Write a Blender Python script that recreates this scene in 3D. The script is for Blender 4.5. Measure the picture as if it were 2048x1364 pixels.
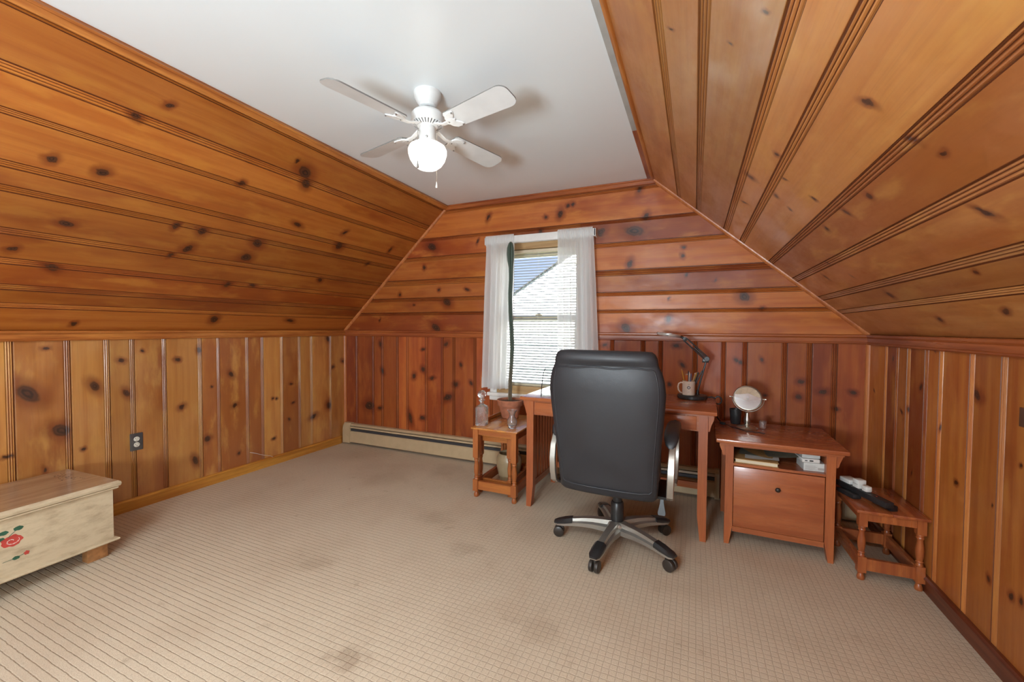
import bpy, bmesh, math, random
from math import sin, cos, pi, radians, sqrt, atan2
from mathutils import Vector, Matrix
random.seed(7)
for o in list(bpy.data.objects): bpy.data.objects.remove(o)
sc = bpy.context.scene
COL = sc.collection

# ------------------------------------------------------------------ room numbers (metres)
XL, XR, D, K, KB, CZ = -3.492, 1.042, 3.404, 1.224, 1.162, 2.419
XCL, XCR, YR = -2.170, -0.320, -1.6

# ------------------------------------------------------------------ camera
cam_d = bpy.data.cameras.new('camera'); cam = bpy.data.objects.new('camera', cam_d); COL.objects.link(cam)
sc.camera = cam
_f, _yaw, _pitch, _roll = 828.878, -0.41504, -0.029668, 0.005789
cam_d.sensor_fit = 'HORIZONTAL'; cam_d.sensor_width = 36.0; cam_d.lens = 36.0*_f/2048
fw = Vector((sin(_yaw)*cos(_pitch), cos(_yaw)*cos(_pitch), sin(_pitch)))
r0 = Vector((cos(_yaw), -sin(_yaw), 0)); u0 = r0.cross(fw)
r1 = cos(_roll)*r0 + sin(_roll)*u0; u1 = -sin(_roll)*r0 + cos(_roll)*u0
M = Matrix((r1, u1, -fw)).transposed().to_4x4(); M.translation = (0, 0, 1.25)
cam.matrix_world = M
cam_d.clip_start = 0.02; cam_d.clip_end = 200

# ------------------------------------------------------------------ colour management, world, sun, added fill lights
sc.view_settings.view_transform = 'Standard'; sc.view_settings.look = 'None'
sc.view_settings.gamma = 1.0; sc.view_settings.exposure = 0.06
sc.view_settings.use_curve_mapping = False
sc.cycles.max_bounces = 9; sc.cycles.diffuse_bounces = 4; sc.cycles.glossy_bounces = 3; sc.cycles.transparent_max_bounces = 12
sc.cycles.caustics_reflective = False; sc.cycles.caustics_refractive = False
w = bpy.data.worlds.new('sky'); sc.world = w; w.use_nodes = True
wn = w.node_tree; wn.nodes.clear()
_tc = wn.nodes.new('ShaderNodeTexCoord'); _sx = wn.nodes.new('ShaderNodeSeparateXYZ')
_rp = wn.nodes.new('ShaderNodeValToRGB'); _bg = wn.nodes.new('ShaderNodeBackground'); _wo = wn.nodes.new('ShaderNodeOutputWorld')
wn.links.new(_tc.outputs['Generated'], _sx.inputs[0]); wn.links.new(_sx.outputs['Z'], _rp.inputs[0])
wn.links.new(_rp.outputs[0], _bg.inputs[0]); wn.links.new(_bg.outputs[0], _wo.inputs[0])
_rp.color_ramp.elements[0].position = 0.0; _rp.color_ramp.elements[0].color = (0.62, 0.72, 0.95, 1)
_rp.color_ramp.elements[1].position = 0.6; _rp.color_ramp.elements[1].color = (0.16, 0.30, 0.78, 1)
_bg.inputs[1].default_value = 1.25

def light(name, kind, loc, direction, energy, color, **kw):
    ld = bpy.data.lights.new(name, kind); lo = bpy.data.objects.new(name, ld); COL.objects.link(lo)
    lo.location = loc; lo.rotation_euler = Vector(direction).to_track_quat('-Z', 'Y').to_euler()
    ld.energy = energy; ld.color = color
    for k, v in kw.items(): setattr(ld, k, v)
    return lo
light('sun', 'SUN', (0, -6, 8), (0.25, 0.75, -0.62), 55.0, (1.0, 0.98, 0.95), angle=radians(0.6))
# two added fill lights in front of the rear wall, behind the camera
light('added_fill_rear_left', 'AREA', (-1.45, YR+0.06, 1.42), (0, 1, 0.30), 7.0, (0.84, 0.94, 1.0), shape='RECTANGLE', size=1.9, size_y=1.25)
light('added_fill_rear_right', 'AREA', (0.45, YR+0.06, 1.25), (-0.15, 1, 0.2), 3.0, (0.88, 0.95, 1.0), shape='RECTANGLE', size=0.8, size_y=1.2)

# added fill light behind the camera, aimed up and forward at the ceiling
light('added_fill_bounce', 'AREA', (-0.70, -1.25, 0.95), (-0.10, 1.15, 1.0), 100.0, (0.82, 0.93, 1.0), shape='DISK', size=0.6)
# added fill light under the rear ceiling, to brighten floor and knee walls
light('added_fill_rear_top', 'AREA', (-1.15, -0.55, CZ-0.05), (0.0, 0.25, -1.0), 40.0, (0.93, 0.97, 1.0), shape='RECTANGLE', size=1.3, size_y=0.9)

# ------------------------------------------------------------------ node helpers
class NT:
    def __init__(s, name):
        s.m = bpy.data.materials.new(name); s.m.use_nodes = True; s.t = s.m.node_tree; s.t.nodes.clear()
        s.out = s.t.nodes.new('ShaderNodeOutputMaterial'); s.b = s.t.nodes.new('ShaderNodeBsdfPrincipled')
        s.t.links.new(s.b.outputs[0], s.out.inputs[0])
    def n(s, k, **kw):
        x = s.t.nodes.new('ShaderNode'+k)
        for a, b in kw.items(): setattr(x, a, b)
        return x
    def put(s, sock, v):
        if hasattr(v, 'links') or isinstance(v, bpy.types.NodeSocket): s.t.links.new(v, sock)
        else: sock.default_value = v
    def math(s, op, a, b=0.0, c=0.0, clamp=False):
        x = s.n('Math', operation=op, use_clamp=clamp); s.put(x.inputs[0], a); s.put(x.inputs[1], b); s.put(x.inputs[2], c); return x.outputs[0]
    def vmath(s, op, a, b=(0, 0, 0)):
        x = s.n('VectorMath', operation=op); s.put(x.inputs[0], a); s.put(x.inputs[1], b); return x
    def comb(s, a, b, c=0.0):
        x = s.n('CombineXYZ'); s.put(x.inputs[0], a); s.put(x.inputs[1], b); s.put(x.inputs[2], c); return x.outputs[0]
    def sep(s, v):
        x = s.n('SeparateXYZ'); s.put(x.inputs[0], v); return x.outputs
    def noise(s, v, scale=5, detail=2, rough=0.5, dim='3D'):
        x = s.n('TexNoise', noise_dimensions=dim); s.put(x.inputs['Vector'], v); x.inputs['Scale'].default_value = scale
        x.inputs['Detail'].default_value = detail; x.inputs['Roughness'].default_value = rough; return x.outputs[0]
    def mix(s, f, a, b, blend='MIX'):
        x = s.n('Mix', data_type='RGBA', blend_type=blend); s.put(x.inputs[0], f); s.put(x.inputs[6], a); s.put(x.inputs[7], b); return x.outputs[2]
    def smooth(s, v, lo, hi, a=0.0, b=1.0):
        x = s.n('MapRange', interpolation_type='SMOOTHSTEP'); s.put(x.inputs[0], v)
        x.inputs[1].default_value = lo; x.inputs[2].default_value = hi; x.inputs[3].default_value = a; x.inputs[4].default_value = b; return x.outputs[0]
    def bump(s, h, strength=0.3, dist=0.01):
        x = s.n('Bump'); s.put(x.inputs['Height'], h); x.inputs['Strength'].default_value = strength; x.inputs['Distance'].default_value = dist
        s.t.links.new(x.outputs[0], s.b.inputs['Normal']); return x
    def set(s, **kw):
        for k, v in kw.items(): s.put(s.b.inputs[k.replace('_', ' ')], v)
def c4(c): return (c[0], c[1], c[2], 1.0)

def plain(name, col, rough=0.5, metal=0.0, var=0.06, scale=30, bump=0.0, **kw):
    t = NT(name); tc = t.n('TexCoord').outputs['Object']
    nz = t.noise(tc, scale, 3)
    f = t.smooth(nz, 0.3, 0.7)
    t.set(Base_Color=t.mix(f, c4([x*(1-var) for x in col]), c4([min(1, x*(1+var)) for x in col])), Roughness=rough, Metallic=metal)
    if bump: t.bump(nz, bump, 0.002)
    for k, v in kw.items(): t.put(t.b.inputs[k.replace('_', ' ')], v)
    return t.m

def pine(name, light_c, mid_c, deep_c, rough=0.3, coat=0.0):
    """varnished knotty pine; UV = metres (along, across); knots come from each board's own properties"""
    t = NT(name)
    uv = t.n('UVMap', uv_map='UVMap').outputs[0]; su = t.sep(uv)
    rnd = t.n('ObjectInfo').outputs['Random']
    wob = t.noise(t.comb(su[0], su[1], t.math('MULTIPLY', rnd, 40)), 14, 2)
    wob2 = t.noise(t.comb(su[0], su[1], t.math('MULTIPLY', rnd, 11)), 48, 3); wobd = t.math('ADD', t.math('MULTIPLY', t.math('SUBTRACT', wob, 0.5), 0.034), t.math('MULTIPLY', t.math('SUBTRACT', wob2, 0.5), 0.016))
    uu = t.math('ADD', su[0], wobd); vv = t.math('SUBTRACT', su[1], t.math('MULTIPLY', wobd, 0.8))
    dm = None
    for i in range(9):
        a = t.n('Attribute', attribute_type='OBJECT', attribute_name='knot_%d' % i).outputs['Vector']
        ks = t.sep(a)
        rr = t.math('MAXIMUM', ks[2], 0.0004)
        h1 = t.math('FRACT', t.math('MULTIPLY', t.math('ABSOLUTE', ks[0]), 17.3)); h2 = t.math('FRACT', t.math('MULTIPLY', t.math('ABSOLUTE', ks[1]), 23.7))
        dv = t.math('DIVIDE', t.math('SUBTRACT', vv, ks[1]), t.math('MULTIPLY', rr, t.math('MULTIPLY_ADD', h2, 0.75, 0.62)))
        du = t.math('ADD', t.math('DIVIDE', t.math('SUBTRACT', uu, ks[0]), t.math('MULTIPLY', rr, t.math('MULTIPLY_ADD', h1, 0.8, 0.55))), t.math('MULTIPLY', dv, t.math('MULTIPLY', t.math('SUBTRACT', h1, 0.5), 1.1)))
        d = t.math('SQRT', t.math('ADD', t.math('MULTIPLY', du, du), t.math('MULTIPLY', dv, dv)))
        dm = d if dm is None else t.math('MINIMUM', dm, d)
    push = t.math('DIVIDE', 0.022, t.math('ADD', 1.0, t.math('MULTIPLY', dm, dm)))
    gv = t.math('ADD', su[1], push)
    z = t.math('MULTIPLY', rnd, 57.0)
    g1 = t.noise(t.comb(t.math('MULTIPLY', su[0], 1.3), t.math('MULTIPLY', gv, 26), z), 1.0, 4, 0.55)
    g2 = t.noise(t.comb(t.math('MULTIPLY', su[0], 4), t.math('MULTIPLY', gv, 140), z), 1.0, 3, 0.6)
    blo = t.noise(t.comb(t.math('MULTIPLY', su[0], 1.0), t.math('MULTIPLY', su[1], 3.0), z), 1.6, 3, 0.6)
    col = t.mix(t.smooth(g1, 0.25, 0.78), c4(light_c), c4(mid_c))
    rnd2 = t.math('FRACT', t.math('MULTIPLY', rnd, 7.31))
    col = t.mix(t.smooth(t.math('ADD', blo, t.math('MULTIPLY', t.math('SUBTRACT', rnd2, 0.5), 0.45)), 0.38, 0.72, 0.0, 0.85), col, c4(deep_c))
    col = t.mix(t.math('MULTIPLY', t.smooth(g2, 0.45, 0.8), 0.18), col, c4([x*0.55 for x in deep_c]))
    gp = t.noise(t.comb(t.math('MULTIPLY', su[0], 2.2), t.math('MULTIPLY', gv, 7.0), t.math('ADD', z, 9.0)), 1.5, 4, 0.6)
    col = t.mix(t.smooth(gp, 0.50, 0.72, 0.0, 0.6), col, c4([light_c[0]*1.08, light_c[1]*1.22, light_c[2]*1.15]))
    br = t.math('MULTIPLY_ADD', rnd, 0.34, 0.68)
    bc = t.n('CombineColor'); [t.put(bc.inputs[i], br) for i in range(3)]
    col = t.mix(1.0, col, bc.outputs[0], 'MULTIPLY')
    # knots: dark rim, brown core with rings, reddish halo
    halo = t.smooth(dm, 0.85, 2.3, 0.66, 0.0)
    col = t.mix(halo, col, c4([deep_c[0]*0.50, deep_c[1]*0.34, deep_c[2]*0.30]))
    rings = t.math('MULTIPLY_ADD', t.math('SINE', t.math('MULTIPLY', dm, 16)), 0.5, 0.5)
    core = t.mix(rings, c4((0.022, 0.008, 0.005)), c4((0.085, 0.028, 0.011)))
    col = t.mix(t.smooth(dm, 0.50, 1.0, 1.0, 0.0), col, core)
    hz = t.noise(t.comb(t.math('MULTIPLY', su[0], 1.6), t.math('MULTIPLY', su[1], 3.2), z), 1.5, 5, 0.65)
    rgh = t.smooth(hz, 0.35, 0.68, rough-0.06, rough+0.20)
    sc_ = t.noise(t.comb(t.math('MULTIPLY', su[0], 3), t.math('MULTIPLY', su[1], 3), z), 2.2, 3, 0.55)
    hh = t.math('ADD', t.math('MULTIPLY', sc_, 0.6), t.math('MULTIPLY', g2, 0.012))
    t.set(Base_Color=col, Roughness=rgh)
    t.b.inputs['Specular IOR Level'].default_value = 0.48+0.4*coat
    if coat: t.b.inputs['Coat Weight'].default_value = coat; t.put(t.b.inputs['Coat Roughness'], rgh)
    t.bump(hh, 0.22, 0.010)
    return t.m

def timber(name, light_c, dark_c, axis, rough=0.32, coat=0.0):
    """furniture wood with the grain along one of the piece's own axes"""
    t = NT(name); tc = t.sep(t.n('TexCoord').outputs['Object']); rnd = t.math('MULTIPLY', t.n('ObjectInfo').outputs['Random'], 31)
    s = [22.0, 22.0, 22.0]; s[axis] = 1.6
    v = t.comb(t.math('MULTIPLY', tc[0], s[0]), t.math('MULTIPLY', tc[1], s[1]), t.math('MULTIPLY_ADD', tc[2], s[2], rnd))
    g = t.noise(v, 1.0, 4, 0.6); s2 = [x*5 for x in s]
    v2 = t.comb(t.math('MULTIPLY', tc[0], s2[0]), t.math('MULTIPLY', tc[1], s2[1]), t.math('MULTIPLY_ADD', tc[2], s2[2], rnd))
    g2 = t.noise(v2, 1.0, 3, 0.6)
    col = t.mix(t.smooth(g, 0.33, 0.68), c4(light_c), c4(dark_c))
    col = t.mix(t.math('MULTIPLY', t.smooth(g2, 0.45, 0.8), 0.35), col, c4([x*0.5 for x in dark_c]))
    t.set(Base_Color=col, Roughness=t.smooth(g, 0.2, 0.8, rough-0.05, rough+0.1)); t.bump(g2, 0.08, 0.002)
    if coat: t.b.inputs['Coat Weight'].default_value = coat; t.b.inputs['Coat Roughness'].default_value = 0.12
    return t.m

# ------------------------------------------------------------------ materials
M_ = {}  # one pine stain; per-wall light and shade are put into the pine colours
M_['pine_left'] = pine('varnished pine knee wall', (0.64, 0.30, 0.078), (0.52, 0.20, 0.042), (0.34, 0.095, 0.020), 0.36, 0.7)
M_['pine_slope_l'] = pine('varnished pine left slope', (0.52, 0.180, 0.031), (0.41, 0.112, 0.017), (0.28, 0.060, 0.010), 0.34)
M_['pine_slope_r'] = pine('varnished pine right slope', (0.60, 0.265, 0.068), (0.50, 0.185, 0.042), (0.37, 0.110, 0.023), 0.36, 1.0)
M_['pine_gable'] = pine('varnished pine gable shade-toned', (0.57, 0.185, 0.039), (0.44, 0.110, 0.023), (0.28, 0.050, 0.013), 0.34)  # gable and back wall: same pine, made redder to hold their shade
M_['pine_back'] = pine('varnished pine back wall shade-toned', (0.48, 0.130, 0.030), (0.37, 0.077, 0.019), (0.24, 0.040, 0.012), 0.36)
M_['pine_right'] = pine('varnished pine right knee wall', (0.59, 0.215, 0.045), (0.45, 0.118, 0.026), (0.29, 0.056, 0.013), 0.36)
M_['groove'] = plain('dark finish in grooves', (0.135, 0.038, 0.012), 0.4)
M_['trim_gold'] = timber('golden trim along y', (0.56, 0.22, 0.05), (0.34, 0.10, 0.02), 1, 0.3)
M_['trim_redy'] = timber('red trim along y', (0.42, 0.12, 0.032), (0.22, 0.05, 0.015), 1, 0.3)
M_['trim_x'] = timber('red trim along x', (0.40, 0.115, 0.03), (0.24, 0.052, 0.015), 0, 0.3)
M_['trim_z'] = timber('red trim along z', (0.56, 0.21, 0.07), (0.40, 0.12, 0.035), 2, 0.3)
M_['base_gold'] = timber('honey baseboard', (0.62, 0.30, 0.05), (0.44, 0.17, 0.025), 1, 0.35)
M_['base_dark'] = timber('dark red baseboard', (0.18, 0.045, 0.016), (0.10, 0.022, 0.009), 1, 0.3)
M_['desk_x'] = timber('desk wood x', (0.42, 0.128, 0.046), (0.33, 0.088, 0.031), 0, 0.26, 0.3)
M_['desk_z'] = timber('desk wood z', (0.43, 0.130, 0.044), (0.34, 0.090, 0.030), 2, 0.3)
M_['desk_y'] = timber('desk wood y', (0.42, 0.125, 0.040), (0.28, 0.070, 0.024), 1, 0.3)
M_['nest_y'] = timber('golden table top', (0.62, 0.27, 0.07), (0.44, 0.15, 0.032), 1, 0.22, 0.4)
M_['nest_z'] = timber('nest table leg wood', (0.46, 0.155, 0.040), (0.30, 0.082, 0.022), 2, 0.3)
M_['nest_x'] = timber('nest table rail wood', (0.50, 0.180, 0.042), (0.32, 0.088, 0.022), 0, 0.3)
M_['stool_z'] = timber('stool leg wood', (0.44, 0.135, 0.040), (0.28, 0.070, 0.022), 2, 0.28)
M_['stool_y'] = timber('stool top wood', (0.44, 0.135, 0.042), (0.27, 0.062, 0.022), 1, 0.25, 0.3)
M_['white'] = plain('white enamel', (0.80, 0.80, 0.78), 0.35, var=0.02)
M_['fanwhite'] = plain('white fan plastic', (0.74, 0.755, 0.75), 0.4, var=0.02)
M_['blade'] = plain('fan blade laminate', (0.72, 0.735, 0.73), 0.45, var=0.03, scale=12)
M_['darkedge'] = plain('blade edge band', (0.20, 0.20, 0.19), 0.5)
M_['screw'] = plain('screw steel', (0.30, 0.30, 0.29), 0.35, 0.8)
M_['slot'] = plain('dark slot', (0.03, 0.03, 0.03), 0.7)
M_['beige'] = plain('beige enamel', (0.50, 0.38, 0.23), 0.42, var=0.05, scale=14)
M_['fins'] = plain('dark heater fins', (0.06, 0.06, 0.065), 0.5, 0.3)
M_['cream'] = plain('cream sash paint', (0.66, 0.58, 0.42), 0.4, var=0.04)
M_['tan'] = timber('tan window stop', (0.52, 0.34, 0.16), (0.40, 0.24, 0.10), 0, 0.4)
M_['slat'] = plain('aluminium blind slat', (0.42, 0.44, 0.43), 0.4, var=0.02)
M_['leather'] = None
M_['silver'] = plain('silver painted metal', (0.44, 0.42, 0.38), 0.32, 0.75, var=0.04)
M_['blackpl'] = plain('black plastic', (0.022, 0.022, 0.023), 0.35)
M_['blackm'] = plain('black matt metal', (0.012, 0.013, 0.015), 0.3)
M_['rubber'] = plain('brown black caster plastic', (0.035, 0.028, 0.023), 0.4)
M_['terra'] = plain('terracotta', (0.40, 0.150, 0.080), 0.8, var=0.15, scale=25)
M_['soil'] = plain('dry potting soil', (0.10, 0.055, 0.03), 0.95, var=0.4, scale=120, bump=0.8)
M_['mugw'] = plain('white glazed mug', (0.80, 0.74, 0.66), 0.25, var=0.02)
M_['ink'] = plain('dark printed ink', (0.05, 0.06, 0.09), 0.5)
M_['greyink'] = plain('grey printed ink', (0.40, 0.38, 0.36), 0.6)
M_['brushed'] = plain('brushed nickel', (0.52, 0.50, 0.44), 0.28, 0.95, var=0.05)
M_['mirror'] = plain('mirror silvering', (0.90, 0.90, 0.88), 0.02, 1.0, var=0.0)
M_['paperw'] = plain('white paper', (0.72, 0.72, 0.69), 0.7, var=0.04)
M_['paperg'] = plain('grey green paper', (0.22, 0.21, 0.15), 0.7, var=0.15)
M_['manila'] = plain('manila card', (0.50, 0.29, 0.10), 0.7, var=0.12)
M_['boxg'] = plain('pale grey box card', (0.60, 0.62, 0.60), 0.5, var=0.04)
M_['knob'] = plain('dark bronze knob', (0.05, 0.04, 0.035), 0.3, 0.6)
M_['plate'] = plain('grey outlet plate', (0.16, 0.17, 0.18), 0.3, 0.7, var=0.08)
M_['recep'] = plain('ivory receptacle', (0.72, 0.70, 0.60), 0.4, var=0.02)
M_['brownpl'] = plain('brown switch plate', (0.10, 0.05, 0.03), 0.4)
M_['greystrip'] = plain('grey painted ceiling strip', (0.42, 0.43, 0.41), 0.45, var=0.10, scale=9)
M_['red'] = plain('rose red paint', (0.50, 0.06, 0.045), 0.5, var=0.1)
M_['green'] = plain('leaf green paint', (0.03, 0.11, 0.065), 0.5, var=0.15)
M_['cork'] = plain('wooden foot block', (0.42, 0.20, 0.075), 0.5, var=0.2, scale=40)
M_['yellow'] = plain('yellow pencil paint', (0.75, 0.42, 0.06), 0.4)
M_['siding'] = plain('white house siding', (0.82, 0.82, 0.80), 0.6, var=0.02)
M_['shingle'] = plain('dark roof shingle', (0.012, 0.012, 0.014), 0.8, var=0.2)
M_['lawn'] = plain('garden grass', (0.10, 0.17, 0.04), 0.9, var=0.3, scale=3)

t = NT('black bonded leather'); tc = t.n('TexCoord').outputs['Object']
vo = t.n('TexVoronoi'); t.put(vo.inputs['Vector'], tc); vo.inputs['Scale'].default_value = 260
big = t.noise(tc, 5, 3)
t.set(Base_Color=t.mix(big, (0.018, 0.019, 0.023, 1), (0.027, 0.029, 0.035, 1)), Roughness=t.smooth(big, 0.3, 0.7, 0.40, 0.5))
t.bump(t.math('ADD', t.math('MULTIPLY', vo.outputs['Distance'], 0.05), t.math('MULTIPLY', big, 1.2)), 0.35, 0.008); M_['leather'] = t.m

t = NT('eggshell ceiling paint'); tc = t.n('TexCoord').outputs['Object']
a = t.noise(tc, 1.3, 3); b2 = t.noise(tc, 60, 2)
t.set(Base_Color=t.mix(a, (0.79, 0.845, 0.865, 1), (0.83, 0.885, 0.905, 1)), Roughness=t.smooth(a, 0.3, 0.7, 0.28, 0.36))
t.b.inputs['Specular IOR Level'].default_value = 0.35
t.bump(t.math('ADD', t.math('MULTIPLY', a, 3.0), t.math('MULTIPLY', b2, 0.02)), 0.15, 0.006); M_['ceiling'] = t.m

t = NT('beige loop carpet'); P3 = t.n('TexCoord').outputs['Object']; s3 = t.sep(P3)
wx = t.math('MULTIPLY', t.math('SUBTRACT', t.noise(P3, 30, 2), 0.5), 0.006)
wy = t.math('MULTIPLY', t.math('SUBTRACT', t.noise(t.vmath('ADD', P3, (5, 3, 1)).outputs[0], 30, 2), 0.5), 0.006)
def gridline(c, off):
    f = t.math('FRACT', t.math('DIVIDE', t.math('ADD', c, off), 0.0265))
    return t.smooth(t.math('ABSOLUTE', t.math('SUBTRACT', f, 0.5)), 0.38, 0.5)
lx = gridline(s3[0], wx); ly = gridline(s3[1], wy)
fine = t.noise(P3, 420, 2, 0.7); fine2 = t.noise(P3, 150, 2, 0.6); patch = t.noise(P3, 2.2, 4, 0.55); patch2 = t.noise(P3, 9, 4, 0.65)
col = t.mix(t.smooth(fine, 0.3, 0.7), (0.545, 0.45, 0.33, 1), (0.72, 0.625, 0.485, 1))
col = t.mix(t.smooth(patch, 0.4, 0.75, 0.0, 0.28), col, (0.40, 0.285, 0.19, 1))
col = t.mix(t.smooth(patch2, 0.60, 0.80, 0.0, 0.38), col, (0.27, 0.185, 0.115, 1))
# a few distinct stains lying on the carpet
for (sx, sy, sr, ss) in ((-1.19, 1.15, 0.07, 0.42), (-1.17, 2.00, 0.10, 0.22), (-1.55, 2.27, 0.13, 0.22), (-1.82, 1.59, 0.09, 0.18), (-0.57, 1.60, 0.10, 0.2), (-2.31, 2.73, 0.2, 0.2), (-1.99, 3.1, 0.16, 0.2), (-0.9, 2.4, 0.2, 0.15)):
    dd = t.vmath('LENGTH', t.vmath('SUBTRACT', t.vmath('ADD', P3, t.comb(t.math('MULTIPLY', t.math('SUBTRACT', patch2, 0.5), 0.35), t.math('MULTIPLY', t.math('SUBTRACT', patch, 0.5), 0.25), 0)).outputs[0], (sx, sy, 0)).outputs[0]).outputs['Value']
    col = t.mix(t.smooth(dd, sr*0.3, sr*1.2, ss, 0.0), col, (0.24, 0.155, 0.095, 1))
brk = t.smooth(t.noise(P3, 75, 3, 0.7), 0.35, 0.6, 0.3, 1.0)
wl = t.smooth(s3[0], -2.3, -0.8, 0.10, 0.50)   # cross ribs drawn fainter to the left: view and pile direction put into colour
wl2 = t.smooth(s3[0], -2.6, -0.2, 1.0, 0.5)
ln = t.math('MAXIMUM', t.math('MULTIPLY', lx, wl), t.math('MULTIPLY', ly, wl2))
col = t.mix(t.math('MULTIPLY', t.math('MULTIPLY', ln, brk), 0.55), col, (0.16, 0.10, 0.065, 1))
t.set(Base_Color=col, Roughness=0.95); t.b.inputs['Specular IOR Level'].default_value = 0.1
t.bump(t.math('SUBTRACT', t.math('ADD', t.math('MULTIPLY', fine, 0.5), t.math('MULTIPLY', fine2, 0.5)), t.math('MULTIPLY', ln, 0.9)), 0.5, 0.004); M_['carpet'] = t.m

t = NT('sheer white curtain'); tc = t.n('TexCoord').outputs['Object']
tr = t.n('BsdfTranslucent'); tr.inputs[0].default_value = (0.92, 0.93, 0.93, 1); df = t.n('BsdfDiffuse'); df.inputs[0].default_value = (0.86, 0.87, 0.87, 1)
tp = t.n('BsdfTransparent'); m1 = t.n('MixShader'); m1.inputs[0].default_value = 0.5; m2 = t.n('MixShader'); m2.inputs[0].default_value = 0.17
t.t.links.new(df.outputs[0], m1.inputs[1]); t.t.links.new(tr.outputs[0], m1.inputs[2]); t.t.links.new(m1.outputs[0], m2.inputs[1]); t.t.links.new(tp.outputs[0], m2.inputs[2]); t.t.links.new(m2.outputs[0], t.out.inputs[0]); M_['sheer'] = t.m

t = NT('window glass'); g = t.n('BsdfTransparent'); g.inputs[0].default_value = (0.96, 0.98, 0.97, 1); gl = t.n('BsdfGlossy'); gl.inputs['Roughness'].default_value = 0.02
mx = t.n('MixShader'); mx.inputs[0].default_value = 0.05; t.t.links.new(g.outputs[0], mx.inputs[1]); t.t.links.new(gl.outputs[0], mx.inputs[2]); t.t.links.new(mx.outputs[0], t.out.inputs[0]); M_['glass'] = t.m
t = NT('cut crystal'); t.set(Base_Color=(0.97, 0.98, 1.0, 1), Roughness=0.03); t.b.inputs['Transmission Weight'].default_value = 0.90; t.b.inputs['IOR'].default_value = 1.5; M_['crystal'] = t.m
t = NT('lit frosted globe'); t.set(Base_Color=(0.9, 0.9, 0.88, 1), Roughness=0.3)
t.b.inputs['Emission Color'].default_value = (1.0, 0.93, 0.82, 1); t.b.inputs['Emission Strength'].default_value = 2.6; M_['globe'] = t.m
t = NT('cactus skin'); tc = t.n('TexCoord').outputs['Object']; sz = t.sep(tc)[2]; nz = t.noise(tc, 60, 3)
cg = t.mix(nz, (0.040, 0.068, 0.052, 1), (0.075, 0.105, 0.082, 1)); cb = t.mix(nz, (0.10, 0.075, 0.045, 1), (0.17, 0.12, 0.07, 1))
t.set(Base_Color=t.mix(t.smooth(sz, 0.05, 0.45, 0.95, 0.0), cg, cb), Roughness=0.5); t.bump(nz, 0.3, 0.003); M_['cactus'] = t.m
t = NT('distressed cream chest paint'); tc = t.n('TexCoord').outputs['Object']; ss = t.sep(tc)
a = t.noise(t.comb(t.math('MULTIPLY', ss[0], 4), t.math('MULTIPLY', ss[1], 5), t.math('MULTIPLY', ss[2], 14)), 1.5, 5, 0.65); b3 = t.noise(tc, 70, 3)
t.set(Base_Color=t.mix(t.smooth(a, 0.42, 0.74), (0.60, 0.50, 0.34, 1), (0.40, 0.31, 0.20, 1)), Roughness=0.38); t.bump(b3, 0.08, 0.002); M_['chest'] = t.m
t = NT('worn chest lid'); tc = t.n('TexCoord').outputs['Object']; ss = t.sep(tc)
a = t.noise(t.comb(t.math('MULTIPLY', ss[0], 16), t.math('MULTIPLY', ss[1], 2), t.math('MULTIPLY', ss[2], 14)), 1.2, 5, 0.65)
t.set(Base_Color=t.mix(t.smooth(a, 0.3, 0.75), (0.42, 0.30, 0.19, 1), (0.29, 0.185, 0.11, 1)), Roughness=0.2); t.b.inputs['Coat Weight'].default_value = 0.5; t.b.inputs['Coat Roughness'].default_value = 0.12; M_['lid'] = t.m
t = NT('olive stoneware glaze'); tc = t.n('TexCoord').outputs['Object']; a = t.noise(tc, 14, 4, 0.6)
t.set(Base_Color=t.mix(a, (0.30, 0.22, 0.12, 1), (0.42, 0.32, 0.19, 1)), Roughness=0.35); t.bump(a, 0.3, 0.01); M_['jug'] = t.m

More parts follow.
